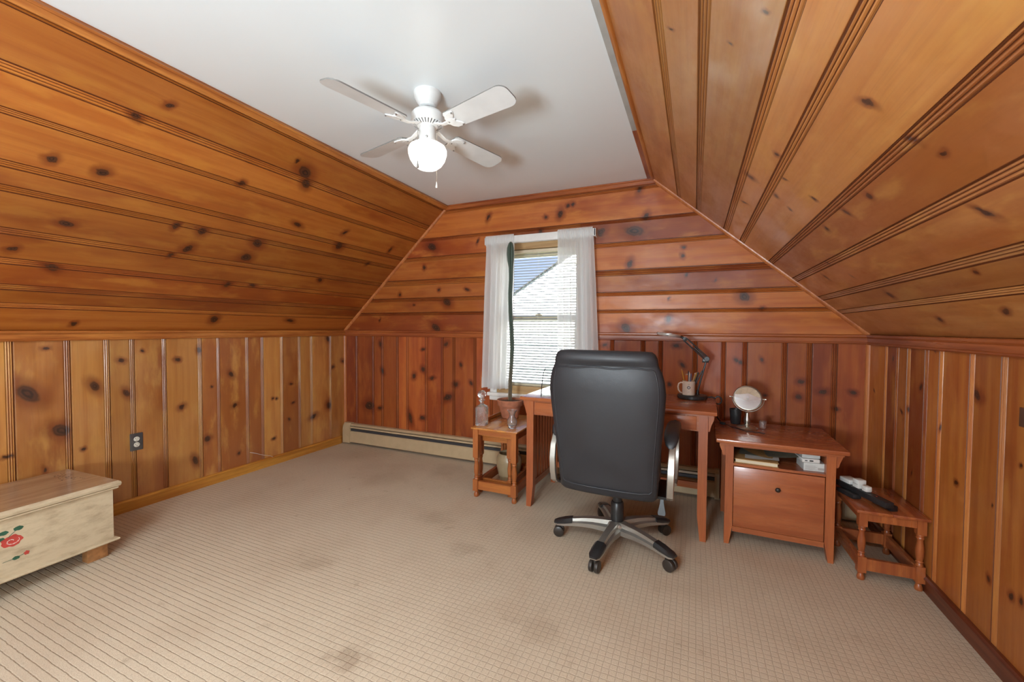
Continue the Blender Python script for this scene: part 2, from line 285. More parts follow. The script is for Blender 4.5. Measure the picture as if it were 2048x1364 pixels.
# ------------------------------------------------------------------ mesh builder
class MB:
    def __init__(s): s.v = []; s.f = []; s.m = []; s.uv = []
    def face(s, idx, mat=0, uv=None): s.f.append(tuple(idx)); s.m.append(mat); s.uv.append(uv)
    def box(s, x0, x1, y0, y1, z0, z1, mat=0, T=None, bev=0.0):
        pts = []
        if bev <= 0:
            b = len(s.v); pts = [(x0,y0,z0),(x1,y0,z0),(x1,y1,z0),(x0,y1,z0),(x0,y0,z1),(x1,y0,z1),(x1,y1,z1),(x0,y1,z1)]
            s.v += [tuple(T @ Vector(p)) if T else p for p in pts]
            for q in ((0,3,2,1),(4,5,6,7),(0,1,5,4),(1,2,6,5),(2,3,7,6),(3,0,4,7)): s.face([b+i for i in q], mat)
            return s
        bm = bmesh.new(); bmesh.ops.create_cube(bm, size=1.0)
        for v in bm.verts: v.co = Vector((x0+(v.co.x+.5)*(x1-x0), y0+(v.co.y+.5)*(y1-y0), z0+(v.co.z+.5)*(z1-z0)))
        bmesh.ops.bevel(bm, geom=list(bm.edges), offset=bev, segments=2, affect='EDGES', profile=0.5)
        s.add_bm(bm, mat, T); return s
    def add_bm(s, bm, mat=0, T=None):
        b = len(s.v); bm.verts.index_update()
        for v in bm.verts: s.v.append(tuple(T @ v.co) if T else tuple(v.co))
        for f in bm.faces: s.face([b+v.index for v in f.verts], mat)
        bm.free()
    def lathe(s, prof, segs=24, mat=0, T=None, cap=True, sq=0.0):
        b = len(s.v); n = len(prof)
        for (r, z) in prof:
            for k in range(segs):
                a = 2*pi*k/segs; p = Vector((r*cos(a), r*sin(a), z)); s.v.append(tuple(T @ p) if T else tuple(p))
        for i in range(n-1):
            for k in range(segs):
                k2 = (k+1) % segs; s.face((b+i*segs+k, b+i*segs+k2, b+(i+1)*segs+k2, b+(i+1)*segs+k), mat)
        if cap:
            if prof[0][0] > 1e-5: s.face([b+k for k in range(segs)][::-1], mat)
            if prof[-1][0] > 1e-5: s.face([b+(n-1)*segs+k for k in range(segs)], mat)
        return s
    def loft(s, secs, mat=0, cap=True):
        b = len(s.v); n = len(secs[0])
        for q in secs: s.v += [tuple(p) for p in q]
        for i in range(len(secs)-1):
            for k in range(n):
                k2 = (k+1) % n; s.face((b+i*n+k, b+i*n+k2, b+(i+1)*n+k2, b+(i+1)*n+k), mat)
        if cap: s.face([b+k for k in range(n)][::-1], mat); s.face([b+(len(secs)-1)*n+k for k in range(n)], mat)
        return s
    def tube(s, pts, r, segs=8, mat=0, closed=False):
        pts = [Vector(p) for p in pts]; n = len(pts); rr = r if isinstance(r, (list, tuple)) else [r]*n
        secs = []; up = Vector((0.123, 0.31, 0.94)).normalized(); prev = None
        for i in range(n):
            if closed: d = pts[(i+1) % n]-pts[i-1]
            else: d = pts[min(i+1, n-1)]-pts[max(i-1, 0)]
            d.normalize()
            x = (up - up.dot(d)*d) if prev is None else (prev - prev.dot(d)*d)
            if x.length < 1e-6: x = d.orthogonal()
            x.normalize(); prev = x; y = d.cross(x)
            secs.append([pts[i]+rr[i]*(cos(2*pi*k/segs)*x+sin(2*pi*k/segs)*y) for k in range(segs)])
        if closed: secs.append(secs[0]); s.loft(secs, mat, False)
        else: s.loft(secs, mat, True)
        return s
    def strap(s, pts, wdir, wid, th, mat=0):
        """rectangular strip swept along pts; wdir = width direction"""
        pts = [Vector(p) for p in pts]; wd = Vector(wdir).normalized(); secs = []; n = len(pts)
        ws = wid if isinstance(wid, (list, tuple)) else [wid]*n; ts = th if isinstance(th, (list, tuple)) else [th]*n
        for i in range(n):
            d = (pts[min(i+1, n-1)]-pts[max(i-1, 0)]).normalized(); nn = d.cross(wd).normalized(); a = wd*ws[i]/2; c = nn*ts[i]/2
            secs.append([pts[i]-a*0.8-c, pts[i]+a*0.8-c, pts[i]+a-c*0.4, pts[i]+a+c*0.4, pts[i]+a*0.8+c, pts[i]-a*0.8+c, pts[i]-a+c*0.4, pts[i]-a-c*0.4])
        return s.loft(secs, mat)
    def prism(s, poly, fn0, fn1, mat=0, uvf=None):
        """poly: 2D points, fn0/fn1 map them to the two ends"""
        a = [fn0(p) for p in poly]; c = [fn1(p) for p in poly]; return s.loft([a, c], mat)
    def build(s, name, mats, parent=None, smooth=0, loc=None, rz=0.0):
        me = bpy.data.meshes.new(name); me.from_pydata([tuple(v) for v in s.v], [], s.f)
        if not isinstance(mats, (list, tuple)): mats = [mats]
        for m in mats: me.materials.append(M_[m] if isinstance(m, str) else m)
        me.polygons.foreach_set('material_index', s.m)
        if any(u is not None for u in s.uv):
            ul = me.uv_layers.new(name='UVMap'); k = 0
            for u, f in zip(s.uv, s.f):
                for j in range(len(f)):
                    if u is not None: ul.data[k].uv = u[j]
                    k += 1
        me.update()
        bm = bmesh.new(); bm.from_mesh(me); bmesh.ops.recalc_face_normals(bm, faces=bm.faces); bm.to_mesh(me); bm.free()
        if smooth:
            me.polygons.foreach_set('use_smooth', [True]*len(me.polygons)); me.set_sharp_from_angle(angle=radians(smooth))
        o = bpy.data.objects.new(name, me); COL.objects.link(o)
        if parent: o.parent = parent
        if loc is not None: o.location = loc
        if rz: o.rotation_euler.z = rz
        return o

def tag(o, label=None, cat=None, group=None, kind=None):
    if label: o['label'] = label
    if cat: o['category'] = cat
    if group: o['group'] = group
    if kind: o['kind'] = kind
    return o
def thing(name, label, cat, loc=(0, 0, 0), rz=0.0, group=None):
    o = bpy.data.objects.new(name, None); COL.objects.link(o); o.location = loc; o.rotation_euler.z = rz; o.empty_display_size = 0.05
    return tag(o, label, cat, group)
def copy_tree(o, parent=None):
    c = o.copy(); COL.objects.link(c); c.parent = parent
    for ch in list(o.children): copy_tree(ch, c)
    return c
def TR(x, y, z, rx=0, ry=0, rz=0): return Matrix.Translation((x, y, z)) @ Matrix.Rotation(rz, 4, 'Z') @ Matrix.Rotation(ry, 4, 'Y') @ Matrix.Rotation(rx, 4, 'X')

# ================================================================== THE SETTING
V = Vector
class Frame:
    def __init__(s, o, eu, ev, en): s.o = V(o); s.u = V(eu); s.v = V(ev); s.n = V(en)
    def at(s, u, v, h=0.0): return s.o + s.u*u + s.v*v + s.n*h
sl = V((XCL-XL, 0, CZ-K)); LSL = sl.length; sl.normalize()
sr_ = V((XCR-XR, 0, CZ-K)); LSR = sr_.length; sr_.normalize()
F_left = Frame((XL, 0, 0), (0, 0, 1), (0, 1, 0), (1, 0, 0))          # u = height, v = Y
F_right = Frame((XR, 0, 0), (0, 0, 1), (0, 1, 0), (-1, 0, 0))
F_back = Frame((0, D, 0), (0, 0, 1), (1, 0, 0), (0, -1, 0))          # u = height, v = X
F_gable = Frame((0, D, 0), (1, 0, 0), (0, 0, 1), (0, -1, 0))         # u = X, v = height
F_sl = Frame((XL, 0, K), (0, 1, 0), tuple(sl), (sl.z, 0, -sl.x))     # u = Y, v = up the slope
F_sr = Frame((XR, 0, K), (0, 1, 0), tuple(sr_), (sr_.z, 0, -sr_.x))
if F_sr.n.x > 0: F_sr.n = -F_sr.n
if F_sl.n.x < 0: F_sl.n = -F_sl.n

def profile(v0, v1, sw, side, dg=0.0045):
    """(v, h, mat of the segment that follows) across a board; the beaded strip of width sw lies at 'hi' or 'lo' edge"""
    W = v1-v0; st = []
    def bead(a, b, top=0.0008):
        m = (a+b)/2; return [(a, -dg*0.75, 0), (a+(b-a)*0.16, -0.0012, 0), (m, top, 0), (b-(b-a)*0.16, -0.0012, 0), (b, -dg*0.75, 1)]
    st += [(0, 0, 1), (0.04, -dg, 1), (0.08, -dg, 0)]
    st += bead(0.11, 0.34) + [(0.37, -dg, 1)] + bead(0.40, 0.63) + [(0.66, -dg, 1)] + bead(0.69, 0.86) + [(0.91, -0.007, 1), (1.0, -0.007, 1)]
    if side == 'hi':
        p = [(v0, -0.008, 0), (v0+0.0012, -0.0006, 0), (v0+0.003, 0, 0)] + [(v1-sw+a*sw, h, m) for a, h, m in st]
    elif side == 'lo':
        q = [(v0+sw-a*sw, h, m) for a, h, m in st][::-1]
        # the material belongs to the segment that follows: shift by one
        q = [(q[i][0], q[i][1], q[i+1][2] if False else ([1] + [m for _, _, m in [(0, 0, x[2]) for x in q]])[0] if i == 0 else q[i+0][2]) for i in range(len(q))]
        ms = [x[2] for x in st][::-1]; q = [(q[i][0], q[i][1], ms[i+1] if i+1 < len(ms) else 0) for i in range(len(q))]
        p = q + [(v1-0.003, 0, 0), (v1-0.0012, -0.0006, 0), (v1, -0.008, 0)]
    else:
        p = [(v0, -0.008, 0), (v0+0.0015, 0, 0), (v1-0.0015, 0, 0), (v1, -0.008, 0)]
    return p

def board(parent, F, v0, v1, uf0, uf1, mat, side='hi', sw=0.035, knots=(), proud=0.0):
    p = profile(v0, v1, sw, side); b = MB()
    full = [(v0, -0.016, 0)] + p + [(v1, -0.016, 0)]
    for (v, h, m) in full:
        a0, a1 = uf0(v), uf1(v); b.v.append(tuple(F.at(a0, v, h+proud))); b.v.append(tuple(F.at(a1, v, h+proud)))
    for i in range(len(full)-1):
        va, ma = full[i][0], full[i][2]; vb = full[i+1][0]
        b.face((2*i, 2*i+1, 2*i+3, 2*i+2), ma, ((uf0(va), va), (uf1(va), va), (uf1(vb), vb), (uf0(vb), vb)))
    n = len(full)
    b.face([2*i for i in range(n)], 0, [(uf0(full[i][0]), full[i][0]) for i in range(n)])
    b.face([2*i+1 for i in range(n)], 0, [(uf1(full[i][0]), full[i][0]) for i in range(n)])
    o = b.build('board', [mat, 'groove'], parent)
    lo, hi = min(uf0(v0), uf0(v1)), max(uf1(v0), uf1(v1)); ks = []
    for (ku, kv, kr) in knots:
        if lo-kr < ku < hi+kr and v0-kr*0.6 < kv < v1+kr*0.6: ks.append((ku, kv, kr))
    ks = sorted(ks, key=lambda k: -k[2])[:9]
    for i in range(9): o['knot_%d' % i] = list(ks[i]) if i < len(ks) else [99.0, 99.0, 0.001]
    return o
def const(x): return lambda v: x

KN_slope_left=[(1.169,1.609,0.0261),(1.079,1.492,0.0232),(0.882,1.152,0.0267),(0.919,1.243,0.0179),(1.057,1.15,0.0339),(1.056,1.226,0.0096),(1.43,1.156,0.0198),(1.469,1.238,0.0114),(1.645,1.329,0.024),(1.87,1.597,0.0157),(1.956,1.547,0.0457),(2.007,1.476,0.0301),(1.013,0.806,0.0326),(0.872,0.855,0.0093),(1.015,0.931,0.0172),(1.452,0.924,0.0236),(1.596,0.922,0.0279),(1.571,0.771,0.0439),(1.954,0.914,0.035),(1.94,0.774,0.046),(2.135,1.148,0.0289),(2.111,1.278,0.0141),(2.55,1.19,0.0324),(2.763,1.165,0.0215),(2.586,1.05,0.0332),(3.006,0.933,0.0326),(0.876,0.6,0.0268),(1.036,0.501,0.0238),(2.004,0.125,0.0309),(1.226,0.063,0.0212),(2.656,0.133,0.0321),(1.933,0.501,0.0255),(2.115,0.516,0.023),(1.505,0.7,0.0216),(1.273,0.763,0.0141),(2.077,0.931,0.0182),(2.649,0.659,0.0218),(3.139,1.138,0.0236)]
KN_slope_right=[(1.293,0.884,0.0147),(1.321,0.68,0.013),(1.452,0.498,0.0228),(1.828,1.026,0.0149),(2.176,1.097,0.0204),(2.554,1.08,0.0161),(2.194,0.959,0.0135),(1.99,0.825,0.0118),(1.716,0.705,0.0147),(1.926,0.712,0.0168),(2.193,0.702,0.0129),(2.242,0.873,0.0091),(2.463,0.291,0.0208),(2.361,0.109,0.015),(1.906,0.142,0.0148),(1.777,0.319,0.011),(2.552,0.452,0.0123),(2.851,0.495,0.0169),(2.609,0.565,0.018),(1.339,0.751,0.0172),(1.17,1.2,0.0096),(1.356,1.282,0.0071),(1.451,1.497,0.0113),(1.983,0.958,0.0101)]
KN_gable=[(-1.742,2.264,0.032),(-1.192,2.212,0.0172),(-1.062,2.224,0.0339),(-0.997,2.288,0.0252),(-0.954,2.296,0.0209),(-1.85,2.055,0.0231),(-2.358,2.042,0.0488),(-1.237,2.092,0.026),(-0.363,2.131,0.0351),(-0.449,2.027,0.0789),(-0.709,2.038,0.053),(-0.48,1.769,0.0318),(-0.504,1.261,0.036),(-2.447,1.843,0.0197),(-2.277,1.621,0.0194),(-1.965,1.616,0.0188),(-2.186,1.503,0.0433),(-2.573,1.481,0.015),(-2.312,1.257,0.039),(-0.089,1.874,0.0151),(-0.095,1.811,0.0151),(-0.061,1.663,0.0189),(0.32,1.491,0.0431),(-0.181,1.485,0.0153),(0.436,1.403,0.0177),(-0.183,1.328,0.0307),(-3.006,1.333,0.0209),(-2.747,1.586,0.0203),(-0.412,2.362,0.0353),(0.13,1.617,0.0147)]
KN_back=[(-3.001,1.077,0.0313),(-2.197,1.099,0.0435),(-2.465,1.043,0.0248),(-2.465,0.844,0.0298),(-2.574,0.769,0.0402),(-2.358,0.76,0.0246),(-2.029,0.902,0.0238),(-2.084,0.713,0.0335),(-3.152,0.425,0.0638),(-2.975,0.801,0.0261),(-3.01,0.41,0.0315),(-2.179,0.581,0.0581),(-2.618,0.34,0.0456),(-2.471,0.354,0.0299),(-1.92,0.737,0.0188),(-0.126,1.125,0.0191),(0.441,1.038,0.0142),(0.281,1.029,0.0145),(0.307,1.015,0.0181),(-0.175,0.831,0.0193),(0.464,0.787,0.0106),(0.675,0.898,0.0206),(0.663,0.79,0.0207),(0.798,0.837,0.0237),(0.964,0.842,0.0165),(0.878,0.722,0.0134),(-0.669,1.121,0.0204),(-0.081,0.981,0.0152)]
KN_wright=[(3.307,0.87,0.0126),(2.922,0.81,0.0191),(2.848,0.834,0.0159),(2.72,0.97,0.015),(2.533,0.804,0.0115),(2.271,0.997,0.0281),(2.391,0.598,0.0129),(2.786,0.514,0.0104),(2.157,0.308,0.0172),(2.032,0.315,0.0159),(1.986,0.323,0.0155),(2.013,0.787,0.0069),(3.049,1.089,0.0143),(2.6,1.161,0.0095),(2.152,0.594,0.0076)]
KN_wleft=[(1.045,0.863,0.0458),(1.124,1.118,0.0147),(1.337,0.866,0.0287),(1.473,1.023,0.0167),(1.496,0.802,0.0236),(1.18,0.619,0.0393),(0.966,0.521,0.0195),(1.106,0.401,0.0147),(1.276,0.481,0.0157),(1.824,0.652,0.0299),(1.997,0.369,0.0315),(2.184,0.863,0.0206),(2.213,0.597,0.025),(1.909,0.224,0.0307),(2.24,0.191,0.021),(1.946,1.072,0.027),(1.8,1.008,0.0185),(2.036,0.775,0.0119),(2.553,0.604,0.0136),(2.587,0.599,0.0137),(2.738,0.719,0.0142),(2.762,0.529,0.0191),(2.718,0.38,0.0142),(2.558,0.237,0.0182),(2.987,0.356,0.0402),(3.181,0.435,0.0419),(3.237,0.834,0.0211),(3.374,0.894,0.0217),(3.174,1.132,0.0312),(1.589,1.081,0.0104)]

def swap(L): return [(b, a, c) for a, b, c in L]
rk = random.Random(3)
KN_slope_left += [(rk.uniform(-1.5, 0.6), rk.uniform(0, 1.7), rk.uniform(.008, .03)) for _ in range(14)]
KN_slope_right += [(rk.uniform(-1.5, 1.0), rk.uniform(0, 1.7), rk.uniform(.006, .016)) for _ in range(10)]

# backing walls
wl = MB().box(XL-0.12, XL-0.012, YR-0.1, D+0.12, -0.02, K+0.02).build('wall_left', 'groove'); tag(wl, kind='structure')
wr = MB().box(XR+0.012, XR+0.12, YR-0.1, D+0.12, -0.02, K+0.02).build('wall_right', 'groove'); tag(wr, kind='structure')
WX0, WX1, WZ0, WZ1 = -1.635, -0.885, 0.665, 2.005   # window opening
b = MB(); T0, T1 = D+0.012, D+0.12
b.box(XL-0.12, WX0, T0, T1, -0.02, CZ+0.1); b.box(WX1, XR+0.12, T0, T1, -0.02, CZ+0.1); b.box(WX0, WX1, T0, T1, -0.02, WZ0); b.box(WX0, WX1, T0, T1, WZ1, CZ+0.1)
wb = tag(b.build('wall_back', 'groove'), kind='structure')
def slab(F, L, name):
    m = MB(); y0, y1 = YR-0.1, D+0.12
    pts = [F.at(0, -0.06, -0.012), F.at(0, L+0.08, -0.012), F.at(0, L+0.08, -0.11), F.at(0, -0.06, -0.11)]
    m.loft([[p+V((0, y0, 0)) for p in pts], [p+V((0, y1, 0)) for p in pts]]); return tag(m.build(name, 'groove'), kind='structure')
cl = slab(F_sl, LSL, 'ceiling_left'); cr = slab(F_sr, LSR, 'ceiling_right')
ceil = tag(MB().box(XCL-0.05, XCR+0.05, YR-0.1, D+0.1, CZ, CZ+0.1).build('ceiling', 'ceiling'), kind='structure')
flo = tag(MB().box(XL-0.12, XR+0.12, YR-0.1, D+0.12, -0.12, 0.0).build('floor', 'carpet'), kind='structure')
# rear wall (behind the camera) with two made-up recesses behind the added fill lights
b = MB(); ra, rb = YR-0.1, YR
b.box(XL-0.12, -2.45, ra, rb, 0, CZ+0.1); b.box(-2.45, -0.45, ra, rb, 0, 0.75); b.box(-2.45, -0.45, ra, rb, 2.08, CZ+0.1)
b.box(-0.45, 0.0, ra, rb, 0, CZ+0.1); b.box(0.0, 0.9, ra, rb, 0, 0.6); b.box(0.0, 0.9, ra, rb, 1.9, CZ+0.1); b.box(0.9, XR+0.12, ra, rb, 0, CZ+0.1)
b.box(-2.45, -0.45, ra, ra+0.01, 0.75, 2.08); b.box(0.0, 0.9, ra, ra+0.01, 0.6, 1.9)
tag(b.build('wall_rear', 'ceiling'), kind='structure')

# ---- left knee wall, vertical boards (joints read along Y)
JL = [(0.959, 0.995), (1.194, 1.229), (1.379, 1.414), (1.513, 1.546), (1.699, 1.732), (1.933, 1.968), (2.071, 2.100), (2.302, 2.334), (2.438, 2.470), (2.625, 2.657), (2.813, 2.845), (2.950, 2.982), (3.184, 3.216)]
edges = [0.995]; sws = []
y = 0.995
near = []
while y > YR: wd = rk.choice([0.14, 0.19, 0.235]); near.append((y-wd, y)); y -= wd
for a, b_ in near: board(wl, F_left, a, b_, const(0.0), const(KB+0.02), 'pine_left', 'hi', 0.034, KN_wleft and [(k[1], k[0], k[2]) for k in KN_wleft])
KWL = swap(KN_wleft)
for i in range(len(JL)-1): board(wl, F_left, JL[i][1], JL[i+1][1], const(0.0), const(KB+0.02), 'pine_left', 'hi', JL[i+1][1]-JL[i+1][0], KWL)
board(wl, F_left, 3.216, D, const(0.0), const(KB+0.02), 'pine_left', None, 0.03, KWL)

# ---- right knee wall
JR = [2.099, 2.292, 2.524, 2.656, 2.839, 2.979, 3.123]; KWR = swap(KN_wright)
SWR = [0.037, 0.037, 0.037, 0.037, 0.040, 0.028, 0.028]
board(wr, F_right, 3.123, D, const(0.0), const(KB+0.02), 'pine_right', 'lo', 0.030, KWR)
for i in range(len(JR)-1): board(wr, F_right, JR[i], JR[i+1], const(0.0), const(KB+0.02), 'pine_right', 'lo', SWR[i], KWR)
y = 2.099
while y > YR: wd = rk.choice([0.14, 0.19, 0.22]); board(wr, F_right, y-wd, y, const(0.0), const(KB+0.02), 'pine_right', 'lo', 0.037, KWR); y -= wd

# ---- left slope, boards run along Y; joints along the slope (strip lo..hi)
SL = [(0.179, 0.220), (0.305, 0.358), (0.488, 0.537), (0.680, 0.725), (0.923, 0.962), (1.049, 1.088), (1.295, 1.327), (1.468, 1.514), (1.710, 1.745)]
v = 0.0
for i, (a, b_) in enumerate(SL):
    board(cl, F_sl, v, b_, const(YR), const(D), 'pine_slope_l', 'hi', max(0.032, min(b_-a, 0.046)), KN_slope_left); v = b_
board(cl, F_sl, v, LSL+0.01, const(YR), const(D), 'pine_slope_l', None, 0.03, [])
# ---- right slope
SR = [(0.206, 0.243), (0.342, 0.384), (0.541, 0.582), (0.733, 0.772), (0.972, 1.012), (1.110, 1.152), (1.352, 1.395), (1.532, 1.570)]
v = 0.0
for i, (a, b_) in enumerate(SR):
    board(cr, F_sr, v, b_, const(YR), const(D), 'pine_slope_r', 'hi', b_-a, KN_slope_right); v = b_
board(cr, F_sr, v, LSR+0.01, const(YR), const(D), 'pine_slope_r', None, 0.03, KN_slope_right)

# ---- gable: horizontal boards above the rail, their ends cut to the slopes, broken by the window
def xl(v): return XL + (max(v, K)-K)/(CZ-K)*(XCL-XL) - 0.004
def xr(v): return XR + (max(v, K)-K)/(CZ-K)*(XCR-XR) + 0.004
GZ = [(1.222, 1.378, 1.408), (1.408, 1.516, 1.552), (1.552, 1.678, 1.730), (1.730, 1.911, 1.950), (1.950, 2.100, 2.130), (2.130, 2.345, 2.372)]
for (z0, zs, z1) in GZ:
    sw = z1-zs
    if z0 < WZ1 and z1 > WZ0:
        board(wb, F_gable, z0, z1, xl, const(WX0), 'pine_gable', 'hi', sw, KN_gable)
        board(wb, F_gable, z0, z1, const(WX1), xr, 'pine_gable', 'hi', sw, KN_gable)
        if z1 > WZ1: board(wb, F_gable, WZ1, z1, const(WX0), const(WX1), 'pine_gable', 'hi', sw, KN_gable)
    else: board(wb, F_gable, z0, z1, xl, xr, 'pine_gable', 'hi', sw, KN_gable)
board(wb, F_gable, 2.372, CZ, xl, xr, 'pine_gable', None, 0.03, [])

# ---- back wall, vertical boards under the rail
JB = [(-3.343, -3.313), (-3.115, -3.085), (-2.989, -2.960), (-2.795, -2.766), (-2.668, -2.640), (-2.441, -2.411), (-2.254, -2.225), (-2.121, -2.093), (-1.892, -1.864), (-1.72, -1.69),
      (-1.50, -1.47), (-1.31, -1.28), (-1.10, -1.07), (-0.90, -0.87), (-0.80, -0.77), (-0.629, -0.593), (-0.390, -0.352), (-0.258, -0.222), (-0.012, 0.024), (0.178, 0.214), (0.316, 0.352), (0.558, 0.594), (0.702, 0.738), (0.842, 0.877)]
KBK = swap(KN_back); v = XL
for (a, b_) in JB + [(XR-0.03, XR)]:
    top = KB+0.02; sd = 'hi' if b_ < XR else None
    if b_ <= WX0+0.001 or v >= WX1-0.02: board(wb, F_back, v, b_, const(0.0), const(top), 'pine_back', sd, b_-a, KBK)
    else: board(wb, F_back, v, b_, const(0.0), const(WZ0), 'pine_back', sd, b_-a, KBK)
    v = b_

# ---- trims
def rail_prof(h, d):   # (out, up)
    return [(0, 0), (d*0.55, 0), (d*0.8, 0.006), (d*0.8, h*0.18), (d*0.6, h*0.25), (d*0.6, h*0.62), (d*0.8, h*0.68), (d, h*0.78), (d, h*0.93), (d*0.7, h), (0, h)]
def trim(name, mat, P0, P1, out, up, prof):
    P0, P1, out, up = V(P0), V(P1), V(out), V(up); m = MB()
    m.loft([[P0+out*a+up*c for a, c in prof], [P1+out*a+up*c for a, c in prof]]); return tag(m.build(name, mat), kind='structure')
hr = K-KB
trim('trim_1', 'trim_gold', (XL, YR, KB), (XL, D, KB), (1, 0, 0), (0, 0, 1), rail_prof(hr, 0.024))
trim('trim_2', 'trim_redy', (XR, YR, KB-0.004), (XR, D, KB-0.004), (-1, 0, 0), (0, 0, 1), rail_prof(hr+0.004, 0.024))
trim('trim_3', 'trim_x', (XL, D, KB), (WX0-0.05, D, KB), (0, -1, 0), (0, 0, 1), rail_prof(hr, 0.022))
trim('trim_4', 'trim_x', (WX1+0.05, D, KB), (XR, D, KB), (0, -1, 0), (0, 0, 1), rail_prof(hr, 0.022))
def quarter(r): return [(0, 0)] + [(r*cos(t*pi/8), r*sin(t*pi/8)) for t in range(5)]
qr = quarter(0.020)
trim('trim_5', 'trim_z', F_sl.at(D, 0, 0), F_sl.at(D, LSL, 0), (0, -1, 0), tuple(F_sl.n), qr)
trim('trim_6', 'trim_z', F_sr.at(D, 0, 0), F_sr.at(D, LSR, 0), (0, -1, 0), tuple(F_sr.n), qr)
trim('trim_7', 'trim_z', (XL, D, 0), (XL, D, KB), (1, 0, 0), (0, -1, 0), qr)
trim('trim_8', 'trim_z', (XR, D, 0), (XR, D, KB), (-1, 0, 0), (0, -1, 0), qr)
# crown on the left slope, on the gable, and the painted strip + quarter round on the right
cp = [(0, 0), (0.010, 0.0), (0.016, 0.006), (0.016, 0.040), (0.022, 0.046), (0.022, 0.060), (0, 0.062)]
trim('trim_9', 'trim_gold', tuple(F_sl.at(YR, LSL-0.052, 0)), tuple(F_sl.at(D, LSL-0.052, 0)), tuple(F_sl.n), tuple(F_sl.v), [(a, c*0.80) for a, c in cp])
trim('trim_10', 'trim_x', (xl(2.372)+0.01, D, 2.374), (xr(2.372)-0.01, D, 2.374), (0, -1, 0), (0, 0, 1), [(a, c*0.72) for a, c in cp])
strip = MB().box(XCR-0.036, XCR+0.002, YR, 2.535, CZ-0.008, CZ).build('trim_11', 'greystrip'); tag(strip, kind='structure')
tag(MB().box(XCR-0.036, XCR+0.002, 2.535, D-0.02, CZ-0.008, CZ).build('trim_12', 'trim_redy'), kind='structure')
trim('trim_13', 'trim_gold', tuple(F_sr.at(YR, LSR-0.004, 0)), tuple(F_sr.at(D, LSR-0.004, 0)), tuple(F_sr.n), tuple(-F_sr.v), quarter(0.016))
bp = [(0, 0), (0.014, 0), (0.014, 0.062), (0.020, 0.064), (0.020, 0.070), (0.012, 0.079), (0, 0.080)]
trim('baseboard_left', 'base_gold', (XL, YR, 0), (XL, D-0.07, 0), (1, 0, 0), (0, 0, 1), bp)
trim('baseboard_right', 'base_dark', (XR, YR, 0), (XR, D, 0), (-1, 0, 0), (0, 0, 1), bp)
trim('baseboard_back', 'base_dark', (0.20, D, 0), (XR-0.02, D, 0), (0, -1, 0), (0, 0, 1), bp)

# ---- window
win = tag(MB().box(WX0-0.012, WX0+0.022, D-0.01, D+0.10, WZ0, WZ1).box(WX1-0.022, WX1+0.012, D-0.01, D+0.10, WZ0, WZ1).box(WX0+0.022, WX1-0.022, D-0.009, D+0.10, WZ1-0.055, WZ1).box(WX0+0.022, WX1-0.022, D-0.009, D+0.10, WZ0, WZ0+0.075).build('window_1', 'tan'), kind='structure')
c = MB(); c.box(WX0-0.075, WX0-0.008, D-0.018, D, WZ0+0.006, WZ1, bev=0.003); c.box(WX1+0.008, WX1+0.075, D-0.018, D, WZ0+0.006, WZ1, bev=0.003); c.box(WX0-0.075, WX1+0.075, D-0.018, D, WZ1, WZ1+0.062, bev=0.004)
c.build('casing', 'white', win, 30)
c = MB(); c.box(WX0-0.095, WX1+0.095, D-0.045, D, WZ0-0.026, WZ0+0.006, bev=0.006); c.box(WX0-0.082, WX1+0.082, D-0.022, D, WZ0-0.068, WZ0-0.026, bev=0.010); c.build('sill', 'white', win, 30)
IX0, IX1 = WX0+0.022, WX1-0.022
SY = D+0.060
def sash(nm, y, z0, z1, rt, rb_):
    s = MB(); s.box(IX0, IX0+0.032, y, y+0.03, z0, z1); s.box(IX1-0.032, IX1, y, y+0.03, z0, z1); s.box(IX0+0.032, IX1-0.032, y+0.0005, y+0.0295, z1-rt, z1); s.box(IX0+0.032, IX1-0.032, y+0.0005, y+0.0295, z0, z0+rb_); o = s.build(nm, 'cream', win)
    MB().box(IX0+0.03, IX1-0.03, y+0.012, y+0.016, z0+rb_, z1-rt).build('pane', 'glass', o); return o
sash('upper_sash', SY+0.02, 1.325, WZ1-0.05, 0.065, 0.04)
ls = sash('lower_sash', SY-0.012, WZ0+0.06, 1.372, 0.042, 0.04)
lk = MB().box(-1.29, -1.23, SY-0.030, SY-0.012, 1.372, 1.378).box(-1.275, -1.245, SY-0.030, SY-0.016, 1.378, 1.392, bev=0.004).build('lock', 'cream', ls)

# ---- mini blind
bl = thing('window_blind', 'white slatted mini blind lowered over the window behind the curtains', 'blind', (-1.26, D+0.022, WZ1-0.06))
HX = (IX1-IX0)/2-0.006
MB().box(-HX, HX, -0.013, 0.013, -0.026, 0.0).build('head_rail', 'cream', bl)
zt = -0.040; ns = 48; st = MB(); a = radians(24)
for i in range(4):
    x0 = -0.0125+i*0.025/4
sec = [(-0.0125, -0.0004), (-0.006, 0.0010), (0, 0.0015), (0.006, 0.0010), (0.0125, -0.0004)]
def rot(p): return (p[0]*cos(a)-p[1]*sin(a), p[0]*sin(a)+p[1]*cos(a))
A = [rot(p) for p in sec] + [rot((p[0], p[1]-0.0007)) for p in sec[::-1]]
st.loft([[V((-HX, y, z)) for y, z in A], [V((HX, y, z)) for y, z in A]])
slat = st.build('slat', 'slat', bl, 40, (0, 0, zt))
zs = zt
step = 0.0236; nsl = int((WZ1-0.06+zt-0.785)/step)
for i in range(1, nsl+1):
    c = slat.copy(); COL.objects.link(c); c.parent = bl; c.location = (0, 0, zt-i*step)
zb = zt-(nsl+1)*step
MB().box(-HX, HX, -0.012, 0.012, zb-0.010, zb).build('bottom_rail', 'slat', bl)
